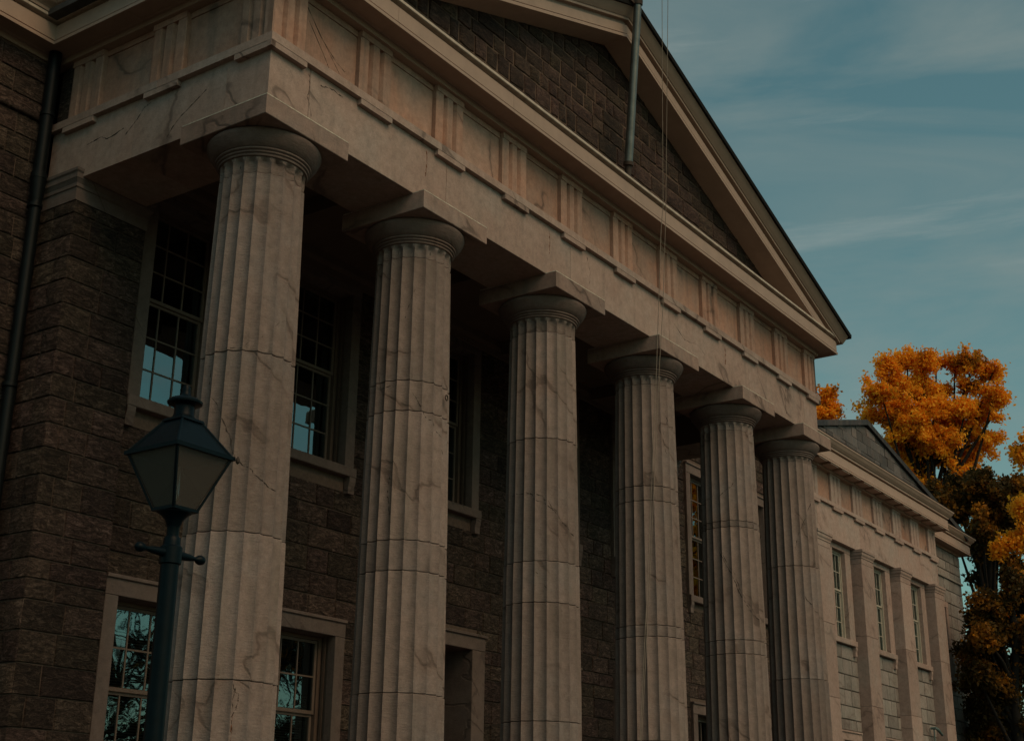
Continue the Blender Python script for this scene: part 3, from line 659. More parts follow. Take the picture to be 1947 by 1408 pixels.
def window(parent, x0, x1, y, zs, zt, mats, rec=.28, cols=3, rows=(3, 3), rail=None, sur=.21, lintel=.21, sill=.15, brackets=True, crown=False, proud=.05, blind=None, curtain=False, gl='window_glass', sillover=.02):
    """stone surround round the opening x0..x1, zs..zt in the wall whose stone face is at y"""
    stone_m, frame_m, munt_m = mats
    yf = y - proud
    win = MB().box(x0 - .001, x0 + .055, y + rec - .05, y + rec + .06, zs, zt).box(x1 - .055, x1 + .001, y + rec - .05, y + rec + .06, zs, zt).box(x0 + .055, x1 - .055, y + rec - .05, y + rec + .06, zt - .06, zt).box(x0 + .055, x1 - .055, y + rec - .05, y + rec + .06, zs, zs + .035).build('window', frame_m, parent)
    t = y + rec + .3
    MB().bbox(x0 - sur, x0 + .0, yf, y + .09, zs, zt - .002, .006).build('jamb', stone_m, win)
    MB().bbox(x1 - .0, x1 + sur, yf, y + .09, zs, zt - .002, .006).build('jamb', stone_m, win)
    for xa, xb, sg in ((x0 - .12, x0, -1), (x1, x1 + .12, 1)):
        MB().box(xa + (.02 if sg > 0 else 0), xb - (.02 if sg < 0 else 0), y + .092, t, zs, zt - .004).box((xa if sg > 0 else xb - .02), (xa + .02 if sg > 0 else xb), y + .15, y + .19, zs, zt - .004).box((xa if sg > 0 else xb - .02), (xa + .02 if sg > 0 else xb), y + .23, t, zs, zt - .004).build('lining', frame_m, win)
    MB().bbox(x0 - sur - .004, x1 + sur + .004, yf - .004, t, zt, zt + lintel, .006).build('lintel', stone_m, win)
    if crown: MB().bbox(x0 - sur - .012, x1 + sur + .012, yf - .035, y + .02, zt + lintel, zt + lintel + .05, .008).build('lintel_moulding', stone_m, win)
    if sill:
        MB().bbox(x0 - sur - sillover, x1 + sur + sillover, yf - .055, t, zs - sill, zs, .010).build('sill', stone_m, win)
    if brackets:
        for xa in (x0 - sur - sillover + .01, x1 + sur + sillover - .15):
            p = [(y + .02, zs - sill), (yf - .045, zs - sill), (yf - .045, zs - sill - .07), (yf - .02, zs - sill - .15), (yf - .02, zs - sill - .26), (y + .02, zs - sill - .26)]
            MB().prism(p, xa, xa + .14, 'x').build('bracket', stone_m, win)
    gx0, gx1 = x0 + .06, x1 - .06
    if rail is None: rail = (zs + zt) / 2
    for (a, b_, nr, yo, nm) in ((zs + .04, rail, rows[1], .012, 'lower_sash'), (rail + .001, zt - .065, rows[0], -.025, 'upper_sash')):
        yy = y + rec + yo; s_ = .045; r_ = .05
        fr = MB().box(gx0, gx0 + s_, yy, yy + .035, a, b_).box(gx1 - s_, gx1, yy, yy + .035, a, b_).box(gx0 + s_, gx1 - s_, yy, yy + .035, a, a + r_).box(gx0 + s_, gx1 - s_, yy, yy + .035, b_ - r_ * .8, b_)
        ia, ib, ja, jb = gx0 + s_, gx1 - s_, a + r_, b_ - r_ * .8
        mw = .011
        for k in range(1, cols):
            xm = ia + (ib - ia) * k / cols; fr.box(xm - mw, xm + mw, yy + .004, yy + .03, ja, jb)
        for k in range(1, nr):
            zm = ja + (jb - ja) * k / nr
            for q in range(cols):
                fr.box(ia + (ib - ia) * q / cols + (mw if q else 0), ia + (ib - ia) * (q + 1) / cols - (mw if q < cols - 1 else 0), yy + .005, yy + .029, zm - mw, zm + mw)
        fr.build(nm, munt_m, win)
        for q in range(cols):
            for k in range(nr):
                xa, xb = ia + (ib - ia) * q / cols + mw * .6, ia + (ib - ia) * (q + 1) / cols - mw * .6
                za, zb_ = ja + (jb - ja) * k / nr + mw * .6, ja + (jb - ja) * (k + 1) / nr - mw * .6
                tl = [random.uniform(-.0012, .0012) for _ in range(2)]
                MB().add([(xa, yy + .016 + tl[0], za), (xb, yy + .016 - tl[0], za), (xb, yy + .016 - tl[0] + tl[1], zb_), (xa, yy + .016 + tl[0] + tl[1], zb_)], [(0, 1, 2, 3)]).build('pane', gl, win, fixn=False)
    if blind:
        mb = MB(); zz = blind[0]
        while zz < blind[1]:
            mb.add([(gx0 + .05, y + rec + .07, zz), (gx1 - .05, y + rec + .07, zz), (gx1 - .05, y + rec + .095, zz + .02), (gx0 + .05, y + rec + .095, zz + .02)], [(0, 1, 2, 3)]); zz += .035
        tag(mb.build('blind_slat', 'blind_grey', win, fixn=False), kind='stuff')
    if curtain:
        vs = []; n = 26
        for j, zz in enumerate((zs + .05, zt - .08)):
            for k in range(n + 1):
                vs.append((gx0 + .08 + (gx1 - gx0 - .1) * k / n, y + rec + .12 + .02 * math.sin(k * 1.9), zz))
        MB().add(vs, [(k, k + 1, n + 2 + k, n + 1 + k) for k in range(n)]).build('curtain', 'curtain_grey', win, smooth=True, fixn=False)
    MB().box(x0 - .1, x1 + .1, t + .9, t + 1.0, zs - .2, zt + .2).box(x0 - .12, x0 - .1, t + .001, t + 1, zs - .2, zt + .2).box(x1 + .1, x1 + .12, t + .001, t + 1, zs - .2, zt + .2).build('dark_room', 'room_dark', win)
    return win
MB_M = ('trim_marble', 'window_paint', 'muntin_paint')
BW = 3.60     # mortar plane of portico back wall
OW = [(1.49, 2.77), (4.29, 5.57), (7.63, 8.91), (11.0, 12.28), (14.0, 15.28)]
UZ = (-3.43, -.55)
GWZ = (-8.45, -6.04)
holes = [(a - .21, b_ + .21, -3.58, -.34) for a, b_ in OW] + [(a - .21, b_ + .21, -8.6, -5.78) for i, (a, b_) in enumerate(OW) if i != 2] + [(7.32, 9.24, FLOOR, -5.55)]
bwall = wall_mesh(BW, 1.2, W - 1.2, FLOOR, 1.0, holes).build('portico_wall', 'mortar', B)
fill_wall('wall_stone', 'brown_stone', bwall, BW, 'y', 1.22, W - 1.22, [-.1] + [-.45, -.8] + ant_c[:-5] + [FLOOR], rnd, .36, .78, holes, depth=.022)
for i, (a, b_) in enumerate(OW):
    window(B, a, b_, BW - .035, UZ[0], UZ[1], MB_M, rail=-1.90, rows=(3, 3))
    if i != 2: window(B, a, b_, BW - .035, GWZ[0], GWZ[1], MB_M, rail=-7.17, rows=(2, 2), crown=True, brackets=False, blind=(-8.4, -6.9 if i else -6.2), sill=.15)
# doorway
DX0, DX1 = 7.55, 9.02
dr = MB().box(DX0, DX1, BW + .62, BW + .68, FLOOR, -5.84).build('doorway', 'door_wood', B)
for xa, xb in ((DX0 + .06, (DX0 + DX1) / 2 - .01), ((DX0 + DX1) / 2 + .01, DX1 - .06)):
    dl = MB().bbox(xa, xb, BW + .58, BW + .62, FLOOR + .02, -6.3, .01).build('door_leaf', 'door_wood', dr)
for xa, xb in ((DX0 - .36, DX0), (DX1, DX1 + .36)):
    MB().bbox(xa, xb, BW - .09, BW + .62, FLOOR, -5.842, .008).build('door_jamb', 'trim_marble', dr)
MB().bbox(DX0 - .364, DX1 + .364, BW - .094, BW + .62, -5.84, -5.62, .008).build('door_lintel', 'trim_marble', dr)
MB().bbox(DX0 - .38, DX1 + .38, BW - .13, BW + .02, -5.62, -5.57, .008).build('lintel_moulding', 'trim_marble', dr)
# portico ceiling with a moulded crown
ceil = MB().box(.9, W - .9, 1.0, 3.7, -.15, -.05).build('portico_ceiling', 'ceiling_paint', B)
MB().sweep([(0, -.42), (.05, -.42), (.07, -.32), (.12, -.26), (.14, -.155), (0, -.155)], [(1.14, 3.535), (W - 1.14, 3.535)]).build('ceiling_moulding', 'ceiling_paint', ceil)
for cx in COLX[1:5]:
    MB().box(cx - .35, cx + .35, 1.14, 3.38, -.40, -.152).build('ceiling_beam', 'ceiling_paint', ceil)
# antae
def anta(x0, x1):
    an = MB().box(x0 + .03, x1 - .03, 3.45, 4.15, GZ, -1.14).build('anta', 'mortar', B)
    pr = [(-.2, -1.144), (.0, -1.144), (.006, -.975), (.022, -.965), (.022, -.925), (.018, -.915), (.045, -.865), (.055, -.855), (.055, -.785), (.075, -.765), (.078, -.728), (-.2, -.728)]
    MB().sweep([(u - .02 + .022, z_) for u, z_ in pr], [(x0, 4.12), (x0, 3.42), (x1, 3.42), (x1, 4.12)]).build('anta_capital', 'trim_marble', an)
    MB().box(x0 + .05, x1 - .05, 3.47, 4.1, -.727, -.15).build('anta_block', 'trim_marble', an)
    r2 = random.Random(3)
    courses = ant_c
    for zt, zb in zip(courses[:-1], courses[1:]):
        # front and side stones share the course; a quoin wraps the corner
        q1 = r2.uniform(.28, .62); us = [x0 + .005, x0 + q1, x1 - .005] if r2.random() < .7 else [x0 + .005, x0 + q1 * .6, x0 + q1 * .6 + .42, x1 - .005]
        for a, b_ in zip(us[:-1], us[1:]):
            vs, fs = stone(3.45, a, b_, zb, zt, 'y', .022, .034, r2, .004); add_stone('anta_stone', 'brown_stone', an, vs, fs, 'y')
        q2 = r2.uniform(.25, .5); vv = [3.425, 3.45 + q2, 4.14]
        for a, b_ in zip(vv[:-1], vv[1:]):
            vs, fs = stone(x0 + .03, a, b_, zb, zt, 'x', .022, .034, r2, .004); add_stone('anta_stone', 'brown_stone', an, vs, fs, 'x')
    return an
anta(.045, 1.225); anta(W - 1.225, W - .045)
# piece of wall between frieze and main wall
MB().box(.10, 1.2, 3.84, 4.12, -.72, 1.0).build('return_wall', 'brown_stone', B)
# main walls either side
MW = 4.15
lh = []
lw = wall_mesh(MW, -9.5, .0, GZ, 1.03, []).build('left_wall', 'mortar', B)
lc = [1.0, .68, .36, .10, -.0001, -.30, -.62] + [z_ + .1 for z_ in ant_c[:]]
lc = [1.0, .68, .36, .10, -.20, -.52, -.82, -1.10] + ant_c[1:]
fill_wall('main_wall_stone', 'brown_stone', lw, MW, 'y', -3.2, .04, lc, rnd, .36, .8, [], depth=.022)
MB().bbox(-9.5, -.02, MW - .075, MW + .01, .10, .30, .015).build('string_course', 'brown_stone', lw)
RO = [(18.33, 19.49), (21.28, 22.44)]
holes = [(a - .21, b_ + .21, -3.65, -.37) for a, b_ in RO] + [(a - .21, b_ + .21, -8.6, -5.9) for a, b_ in RO]
rw = wall_mesh(MW, W, 24.0, GZ, 1.03, holes).build('right_wall', 'mortar', B)
fill_wall('main_wall_stone', 'brown_stone', rw, MW, 'y', W, 24.0, lc, rnd, .42, .85, holes, depth=.022)
for a, b_ in RO:
    window(B, a, b_, MW - .035, -3.5, -.59, ('trim_marble', 'window_paint', 'muntin_paint'), rail=-2.05, rows=(3, 3), crown=True, rec=.16)
    window(B, a, b_, MW - .035, -8.45, -6.15, ('trim_marble', 'window_paint', 'muntin_paint'), rail=-7.2, rows=(2, 2), crown=True, brackets=False)
# roof, back and side walls
MB().prism([(XA, ZA + .5), (-.5, line(-.5) + .5), (-.5, ZC + .35), (W + .5, ZC + .35), (W + .5, line(W + .5) + .5)], .32, 14, 'y').build('roof', 'roof_slate', B)
MB().box(-9.4, 24.0, 4.3, 16, ZC + .4, ZC + .75).build('roof', 'roof_slate', B)
MB().box(-9.5, 24.0, 15.7, 16, GZ, ZC + .4).build('back_wall', 'mortar', B)
MB().box(-9.5, -9.2, 4.46, 15.7, GZ, ZC + .4).build('side_wall', 'mortar', B)
# stylobate and steps
stb = MB().box(-.2, W + .2, -.25, 3.6, FLOOR - .17, FLOOR).build('portico_floor', 'trim_marble', B)
MB().box(-.2, W + .2, .2, 3.6, GZ, FLOOR - .17).build('portico_base', 'brown_stone', stb)
for k in range(8):
    MB().box(1.4, W - 1.4, -.25 - .3 * (k + 1), -.25 - .3 * k - .002, GZ, FLOOR - .17 * (k + 1)).build('step', 'trim_marble', stb)
for xa in (-.2, W - 1.38): MB().box(xa, xa + 1.58, -2.4, .19, GZ, FLOOR - .172).build('cheek_wall', 'trim_marble', stb)
# downpipe in the corner
dp = MB().tube([(-.14, 4.0, 1.12), (-.14, 4.0, -.74)], [.085] * 2, 14).build('downpipe', 'pipe_black', B, smooth=40)
MB().tube([(-.14, 4.0, -.70), (-.14, 4.0, -.78)], [.105, .105], 14).build('pipe_collar', 'pipe_black', dp, smooth=40)
MB().tube([(-.14, 4.0, -.78), (-.13, 4.0, -1.02), (-.13, 4.0, -1.10)], [.100, .085, .075], 14).build('pipe_funnel', 'pipe_black', dp, smooth=40)
MB().tube([(-.13, 4.0, -1.10), (-.13, 4.0, GZ)], [.078] * 2, 14).build('pipe_length', 'pipe_black', dp, smooth=40)
for zz in (.2, -1.14, -3.6, -6.2): MB().tube([(-.14, 4.0, zz), (-.14, 4.0, zz - .05)], [.098] * 2, 14).box(-.16, -.12, 4.0, 4.14, zz - .05, zz).build('pipe_clamp', 'pipe_black', dp, smooth=40)

# ------------------------------------------------------------------ MARBLE WING
Wg = thing('marble_wing', 'pale marble wing with flat pilasters and sash windows, right of the columned portico', 'building')
wx0, wx1 = 24.13, 34.87; WY = 3.45
went = MB().box(wx0 + .065, wx1 - .065, WY + .12, 4.4, -.86, .07).box(wx0 + .065, wx1 - .065, WY + .17, 4.4, .071, ZC - .02).build('entablature', 'joint_dark', Wg)
xs = [wx0, 24.75, 27.9, 31.15, 34.3, wx1]
for a, b_ in zip(xs[:-1], xs[1:]): MB().bbox(a + .002, b_ - .002, WY + .075, WY + .118, -.87, .058, .004).box(a, b_, WY + .12, 4.12, -.871, -.865).build('architrave_block', 'wing_marble', went)
MB().box(wx0, wx0 + .06, WY + .07, 4.14, -.87, 1.05).box(wx1 - .06, wx1, WY + .07, 4.14, -.87, 1.05).build('architrave_end', 'wing_marble', went)
MB().sweep([(-.09, .06), (0, .06), (0, .160), (-.09, .17)], [(wx0 - .02, 4.12), (wx0 - .02, WY), (wx1 + .02, WY), (wx1 + .02, 4.12)]).build('taenia', 'wing_marble', went)
t_me = MB().prism(trig_poly(.72), .171, .95, 'z').box(0, .72, -.008, .1, .9505, 1.04).build('triglyph', 'wing_marble', went)
r_me = MB().box(0, .72, .004, .074, -.03, .058).build('regula', 'wing_marble', went)
ws = [24.15] + [25.83 + 1.66 * k for k in range(6)]
for k, x in enumerate(ws):
    if k:
        for src in (t_me, r_me):
            o = src.copy(); COL.objects.link(o); o.parent = went; o.location = (x, WY + (.05 if src is t_me else 0), 0)
t_me.location = (ws[0], WY + .05, 0); r_me.location = (ws[0], WY, 0)
for a, b_ in zip(ws[:-1], ws[1:]): MB().box(a + .722, b_ - .002, WY + .125, WY + .165, .171, 1.04).build('metope', 'frieze_marble', went)
# pilasters
PR = [25.2, 28.42, 31.64, 34.86]
for px_ in PR:
    x0_, x1_ = px_ - .90, px_
    pl = MB().box(x0_ + .02, x1_ - .02, 3.42, 3.74, GZ, -1.2).build('pilaster', 'joint_dark', Wg)
    for zt, zb in ((-1.275, -3.32), (-3.32, -5.24), (-5.24, -7.3), (-7.3, GZ)):
        MB().bbox(x0_, x1_, 3.40, 3.76, zb + .004, zt - .003, .006).build('pilaster_block', 'wing_marble', pl)
    pr = [(-.2, -1.27), (.0, -1.27), (.004, -1.12), (.02, -1.11), (.022, -1.07), (.05, -1.02), (.055, -.955), (.075, -.94), (.078, -.873), (-.2, -.873)]
    MB().sweep(pr, [(x0_, 3.72), (x0_, 3.40), (x1_, 3.40), (x1_, 3.72)]).build('pilaster_capital', 'wing_marble', pl)
# bay walls
wop = [(a + .83, a + 1.77) for a in (25.2, 28.42, 31.64)]
holes = [(a - .42, b_ + .42, -3.65, -.87) for a, b_ in wop] + [(a - .34, b_ + .34, -8.6, -5.96) for a, b_ in wop]
wwall = wall_mesh(3.75, wx0, wx1, GZ, -.87, holes, th=.35).build('bay_wall', 'wing_mortar', Wg)
wc = [-.5, -.87, -1.3, -1.72, -2.14, -2.56, -2.98, -3.38, -3.66, -4.04, -4.46, -4.87, -5.3, -5.66, -5.95, -6.35, -6.77, -7.2, -7.6, -8.0, -8.4, -8.8, -9.2, -9.6, -10.05, -10.5]
for k in range(3):
    fill_wall('bay_stone', 'wing_stone', wwall, 3.75, 'y', PR[k] + .0, PR[k + 1] - .90, wc[1:], rnd, .38, .78, holes, depth=.024, rough=.014, gap=.009)
WM = ('wing_marble', 'wing_window_paint', 'wing_window_paint')
for a, b_ in wop:
    window(Wg, a, b_, 3.72, -3.5, -1.03, WM, rec=.13, sur=.40, lintel=.15, rail=-2.15, rows=(2, 3), curtain=True, gl='wing_glass', sillover=.0)
    window(Wg, a, b_, 3.72, -8.45, -6.22, WM, rec=.13, sur=.32, lintel=.2, rail=-7.2, rows=(2, 2), crown=True, gl='wing_glass', brackets=False)
# link wall at the far right end
LX1 = 39.45
holes = [(36.16, 37.44, -3.66, -.9)]
lk = wall_mesh(4.15, wx1 - .9, LX1 - .02, GZ, 1.03, holes).build('end_wall', 'wing_mortar', Wg)
wc2 = [1.0, .62, .28, -.02, -.42] + wc[1:]
fill_wall('end_stone', 'wing_stone', lk, 4.15, 'y', wx1, LX1, wc2, rnd, .42, .85, holes, depth=.024, rough=.014, gap=.009)
MB().bbox(wx1, LX1 + .02, 4.07, 4.15, -.03, .04, .01).build('string_course', 'wing_stone', lk)
window(Wg, 36.38, 37.22, 4.12, -3.5, -1.1, WM, rec=.13, sur=.22, lintel=.2, rail=-2.2, rows=(3, 3), gl='wing_glass')
MB().box(LX1 - .02, LX1 + .0, 4.16, 16, GZ, 1.03).build('end_side_wall', 'wing_stone', lk)
# cornice of the wing, with mutules
wpath = [(24.0, 4.15), (wx0 + .02, 4.15), (wx0 + .02, WY + .03), (wx1 - .02, WY + .03), (wx1 - .02, 4.15), (LX1, 4.15), (LX1, 16)]
wcor = MB().sweep([(-.4, ZC - .03), (-.1, ZC - .03), (-.1, ZC + .4), (-.4, ZC + .4)], wpath).build('cornice', 'joint_dark', Wg)
MATS['wing_cornice'] = plain('wing_cornice', (.42, .30, .245), .6, .1, scale=3, bump=.1)
cp = [(u, z_ + (.03 if z_ > ZC + .1 else 0)) for u, z_ in cor_prof]
for r_ in ([(24.0, 4.15), (wx0 + .02, 4.15), (wx0 + .02, WY + .03), (28.4, WY + .03)], [(28.404, WY + .03), (wx1 - .02, WY + .03), (wx1 - .02, 4.15)], [(wx1 - .016, 4.15), (LX1, 4.15), (LX1, 9)]):
    if r_[0][0] > 34: r_[0] = (wx1 + .36, 4.15)
    MB().sweep(cp, r_).build('cornice_block', 'wing_cornice', wcor)
wcy = [(-.2, ZC + .38), (.38, ZC + .38), (.385, ZC + .43), (.41, ZC + .44), (.47, ZC + .50), (.51, ZC + .56), (.535, ZC + .585), (.54, ZC + .62), (-.2, ZC + .62)]
MB().sweep(wcy, [(24.0, 4.15), (wx0 + .02, 4.15), (wx0 + .02, WY + .03), (wx1 - .02, WY + .03), (wx1 - .02, 4.15)]).build('cyma', 'wing_cornice', wcor)
MB().sweep(wcy, [(wx1 + .56, 4.15), (LX1, 4.15), (LX1, 16)]).build('cyma', 'wing_cornice', wcor)
MB().sweep([(-.2, ZC + .622), (.53, ZC + .622), (.53, ZC + .66), (-.2, ZC + .68)], [(24.0, 4.15), (wx0 + .02, 4.15), (wx0 + .02, WY + .03), (wx1 - .02, WY + .03), (wx1 - .02, 4.15)]).build('gutter', 'gutter_black', wcor)
MB().sweep([(-.2, ZC + .622), (.53, ZC + .622), (.53, ZC + .66), (-.2, ZC + .68)], [(wx1 + .56, 4.15), (LX1, 4.15), (LX1, 16)]).build('gutter', 'gutter_black', wcor)
mt = MB().box(-.28, .28, WY + .03 - .335, WY + .03 - .06, ZC - .03, ZC + .03).build('mutule', 'wing_cornice', wcor)
x = wx0 + .36; mt.location = (x, 0, 0); x += .83
while x < wx1:
    o = mt.copy(); COL.objects.link(o); o.parent = wcor; o.location = (x, 0, 0); x += .83
# dark stone gable standing back above the cornice
GA = (29.67, 3.62); gy = 3.75
gsl = (3.649 - 2.777) / (33.976 - 29.667); gslL = (3.649 - 2.666) / (29.667 - 25.893)
def gl_(x): return GA[1] - (gslL * (GA[0] - x) if x < GA[0] else gsl * (x - GA[0]))
gb = ZC + .60
xl, xr = GA[0] - (GA[1] - gb) / gslL, GA[0] + (GA[1] - gb) / gsl
gab = MB().prism([(GA[0], GA[1] - .17), (xl + .6, gb), (xr - .8, gb)], gy + .03, gy + .45, 'y').build('gable', 'joint_dark', Wg)
z = gb; cs = [z]
while z < GA[1]: z += rnd.uniform(.25, .31); cs.append(z)
for zb, zt in zip(cs[:-1], cs[1:]):
    a = GA[0] - (GA[1] - .17 - zb) / gslL; e_ = GA[0] + (GA[1] - .17 - zb) / gsl
    if zb > GA[1] - .2: break
    u = a
    while u < e_ - .05:
        e = min(e_, u + rnd.uniform(.34, .85))
        # top clipped to the slope: build as a trapezoid prism
        hu = min(zt, gl_(u) - .17); he = min(zt, gl_(e) - .17)
        if max(hu, he) > zb + .03:
            hu = max(hu, zb + .012); he = max(he, zb + .012); g = .008; d0 = rnd.uniform(0, .02)
            vs = [(u + g, gy - d0, zb + g), (e - g, gy - d0, zb + g), (e - g, gy - d0, he - g * .3), (u + g, gy - d0, hu - g * .3)]
            vs += [(v[0], gy + .05, v[2]) for v in vs]
            MB().add(vs, [(0,1,2,3), (7,6,5,4), (0,4,5,1), (1,5,6,2), (2,6,7,3), (3,7,4,0)]).build('gable_stone', 'dark_slate_stone', gab)
        u = e
for sgn, xe in ((-1, xl), (1, xr)):
    poly = [(GA[0], GA[1] - .17), (xe, gl_(xe) - .17), (xe, gl_(xe)), (GA[0], GA[1])]
    MB().prism(poly, gy - .10, gy + .5, 'y').build('gable_coping', 'coping_stone', gab)
MB().prism([(GA[0], GA[1] - .2), (xl + .5, gb + .05), (xr - .5, gb + .05)], gy + .5, 15, 'y').build('roof', 'roof_slate', Wg)
MB().box(24.0, LX1, 4.3, 16, ZC + .4, ZC + .62).build('roof', 'roof_slate', Wg)
fx = MB().tube([(33.3, 3.70, -5.42), (33.3, 3.55, -5.42), (33.4, 3.5, -5.47), (33.75, 3.5, -5.60)], [.04, .045, .05, .04], 8).tube([(33.3, 3.6, -5.42), (33.3, 3.6, -5.8)], [.022, .022], 6).build('wall_fixture', 'fixture_green', Wg, smooth=40)
flush_stones()

# ------------------------------------------------------------------ flagpole and halyards
fp = thing('flagpole', 'slim grey steel flagpole leaning out over the pediment apex from the cornice', 'flagpole', loc=(8.2, -.12, 1.5))
def rel(pts, e): return [Vector(p) - e.location for p in pts]
P0 = Vector((8.07, -.22, 1.84)); P1 = Vector((7.80, -.62, 4.70)); dd = (P1 - P0).normalized()
base = P0 - dd * .38
MB().tube(rel([base, P0 + dd * .02], fp), [.055, .055], 16).build('pole_socket', 'rusty_iron', fp, smooth=40)
MB().tube(rel([P0, P0 + dd * 1.05], fp), [.072, .070], 20).build('pole_sleeve', 'pole_steel', fp, smooth=40)
MB().tube(rel([P0 + dd * 1.05, P1], fp), [.068, .066], 20).build('pole', 'pole_steel', fp, smooth=40)
MB().tube(rel([P1, P1 + dd * 4.5], fp), [.055, .035], 16).build('pole_top', 'flashing_metal', fp, smooth=40)
MB().tube(rel([P0 - dd * .03, P0 + dd * .03], fp), [.086, .086], 20).build('collar', 'rusty_iron', fp, smooth=40)
MB().tube(rel([P1 - dd * .05, P1 + dd * .03], fp), [.084, .084], 20).box(*[float(v) for v in (P1.x - fp.location.x - .22, P1.x - fp.location.x, P1.y - fp.location.y + .02, P1.y - fp.location.y + .2, P1.z - fp.location.z - .06, P1.z - fp.location.z)]).build('collar', 'rusty_iron', fp, smooth=40)
tipA = P1 + dd * 4.3
def on_plane(px, py, y):
    d = at(px, py, 1) - CAM; return CAM + d * ((y - CAM.y) / d.y)
for nm, pts in (('a', [(1258.8, 0, -1.0), (1259.4, 159, -1.02), (1260.8, 392, -1.07), (1257, 435, -1.1), (1248.6, 691, -1.3), (1232.4, 1075, -1.6), (1217, 1407, -1.9)]),
                ('b', [(1270, 0, -1.0), (1268, 199, -1.02), (1266, 398, -1.07), (1260.8, 577, -1.2), (1254, 691, -1.3), (1236.5, 1075, -1.6), (1219.5, 1407, -1.9)])):
    P = [on_plane(*p) for p in pts]
    P = [tipA + Vector((.05 if nm == 'a' else -.05, 0, 0))] + P + [P[-1] + (P[-1] - P[-2]) * .9]
    r = thing('halyard', 'left one of two thin halyard lines hanging before the fourth column' if nm == 'a' else 'right one of two thin halyard lines, clear against the sky', 'rope', loc=P[-1]) if False else None
    o = MB().tube([p - P[-1] for p in P], [.005] * len(P), 5).build('halyard', 'rope_tan', None, smooth=True)
    o.location = P[-1]
    tag(o, 'left one of the two thin halyard lines hanging in front of the fourth column' if nm == 'a' else 'right one of the two thin halyard lines hanging in front of the fourth column', 'rope', 'halyard lines')

# ------------------------------------------------------------------ street lamp
LP = CAM + Vector((.656, .7548, 0)) * 8.0; lx, ly = LP.x, LP.y
ze = CAM.z + 8.0 * .262 + .045
lamp = thing('street_lamp', 'dark teal four-sided lantern street lamp on a round post, by the first column', 'street lamp', loc=(lx, ly, GZ))
def lm(mb): mb.v = [(v[0], v[1], v[2] - GZ) for v in mb.v]; return mb
hs, hb, ht = .218, .084, .078
zb_, zr = ze - .335, ze + .205
MB_ = MB
def frustum(h0, z0, h1, z1): return MB().add([(-h0,-h0,z0),(h0,-h0,z0),(h0,h0,z0),(-h0,h0,z0),(-h1,-h1,z1),(h1,-h1,z1),(h1,h1,z1),(-h1,h1,z1)], [(3,2,1,0),(4,5,6,7),(0,1,5,4),(1,2,6,5),(2,3,7,6),(3,0,4,7)])
def hollow(h0, z0, h1, z1, th):
    a = frustum(h0, z0, h1, z1); b_ = frustum(h0 - th, z0, h1 - th, z1)
    mb = MB(); mb.v = a.v + b_.v
    for k in range(4):
        k2 = (k+1) % 4
        mb.f += [(k, k2, 4+k2, 4+k), (8+k2, 8+k, 12+k, 12+k2), (k, 8+k, 8+k2, k2), (4+k2, 12+k2, 12+k, 4+k)]
    return mb
roof = lm(hollow(hs, ze, ht, zr, .008)).build('lantern_roof', 'lamp_green', lamp)
lm(hollow(hs - .012, ze + .004, ht - .006, zr - .004, .003)).build('roof_liner', 'room_dark', roof)
lm(hollow(hs + .010, ze - .012, hs + .010, ze + .012, .02)).build('roof_rim', 'lamp_green', roof)
for sx, sy in ((-1,-1), (1,-1), (1,1), (-1,1)):
    lm(MB().tube([(sx*hs, sy*hs, ze), (sx*ht, sy*ht, zr)], [.009, .009], 6)).build('hip', 'lamp_green', roof)
    lm(MB().tube([(sx*(hb+.004), sy*(hb+.004), zb_), (sx*(hs-.008), sy*(hs-.008), ze - .006)], [.010, .010], 4)).build('corner_bar', 'lamp_green', lamp)
lm(MB().lathe([(.003, ze - .03), (.012, ze - .02), (.014, ze - .005), (.008, ze + .01), (.002, ze + .018)], hs + .02, -hs - .02, 10)).build('latch_knob', 'rusty_iron', lamp, smooth=True)
for k in range(4):
    a, b_ = [(-1,-1), (1,-1), (1,1), (-1,1)][k], [(-1,-1), (1,-1), (1,1), (-1,1)][(k+1) % 4]
    lm(MB().add([(a[0]*hb, a[1]*hb, zb_ + .012), (b_[0]*hb, b_[1]*hb, zb_ + .012), (b_[0]*(hs-.012), b_[1]*(hs-.012), ze - .004), (a[0]*(hs-.012), a[1]*(hs-.012), ze - .004)], [(0,1,2,3)])).build('glass_pane', 'lantern_glass', lamp, fixn=False)
lm(frustum(hb + .012, zb_ - .004, hb + .012, zb_ + .014)).build('lantern_base', 'lamp_green', lamp)
lm(frustum(ht + .012, zr, ht + .004, zr + .018)).build('top_plate', 'lamp_green', roof)
lm(MB().lathe([(.082, zr + .018), (.066, zr + .034), (.060, zr + .055), (.060, zr + .10), (.066, zr + .108)], 0, 0, 28)).build('chimney', 'lamp_green', roof, smooth=35)
lm(MB().lathe([(.088, zr + .108), (.104, zr + .116), (.106, zr + .128), (.085, zr + .146), (.045, zr + .158), (.036, zr + .164), (.028, zr + .180), (.024, zr + .20), (.026, zr + .215), (.018, zr + .232), (.003, zr + .238)], 0, 0, 28)).build('finial', 'lamp_green', roof, smooth=35)
lm(MB().lathe([(.026, zb_ + .014), (.026, zb_ + .06), (.018, zb_ + .065)], 0, 0, 12)).build('lamp_holder', 'rusty_iron', lamp, smooth=35)
lm(MB().lathe([(.010, zb_ + .065), (.014, zb_ + .10), (.012, zb_ + .25), (.006, zb_ + .27)], 0, 0, 10)).build('gas_mantle', 'lantern_glass', lamp, smooth=35)
zn = zb_ - .004
lm(MB().lathe([(.036, zn - .145), (.036, zn - .095), (.040, zn - .085), (.052, zn - .05), (.078, zn - .02), (.098, zn - .008), (.10, zn)], 0, 0, 28)).build('cup', 'lamp_green', lamp, smooth=35)
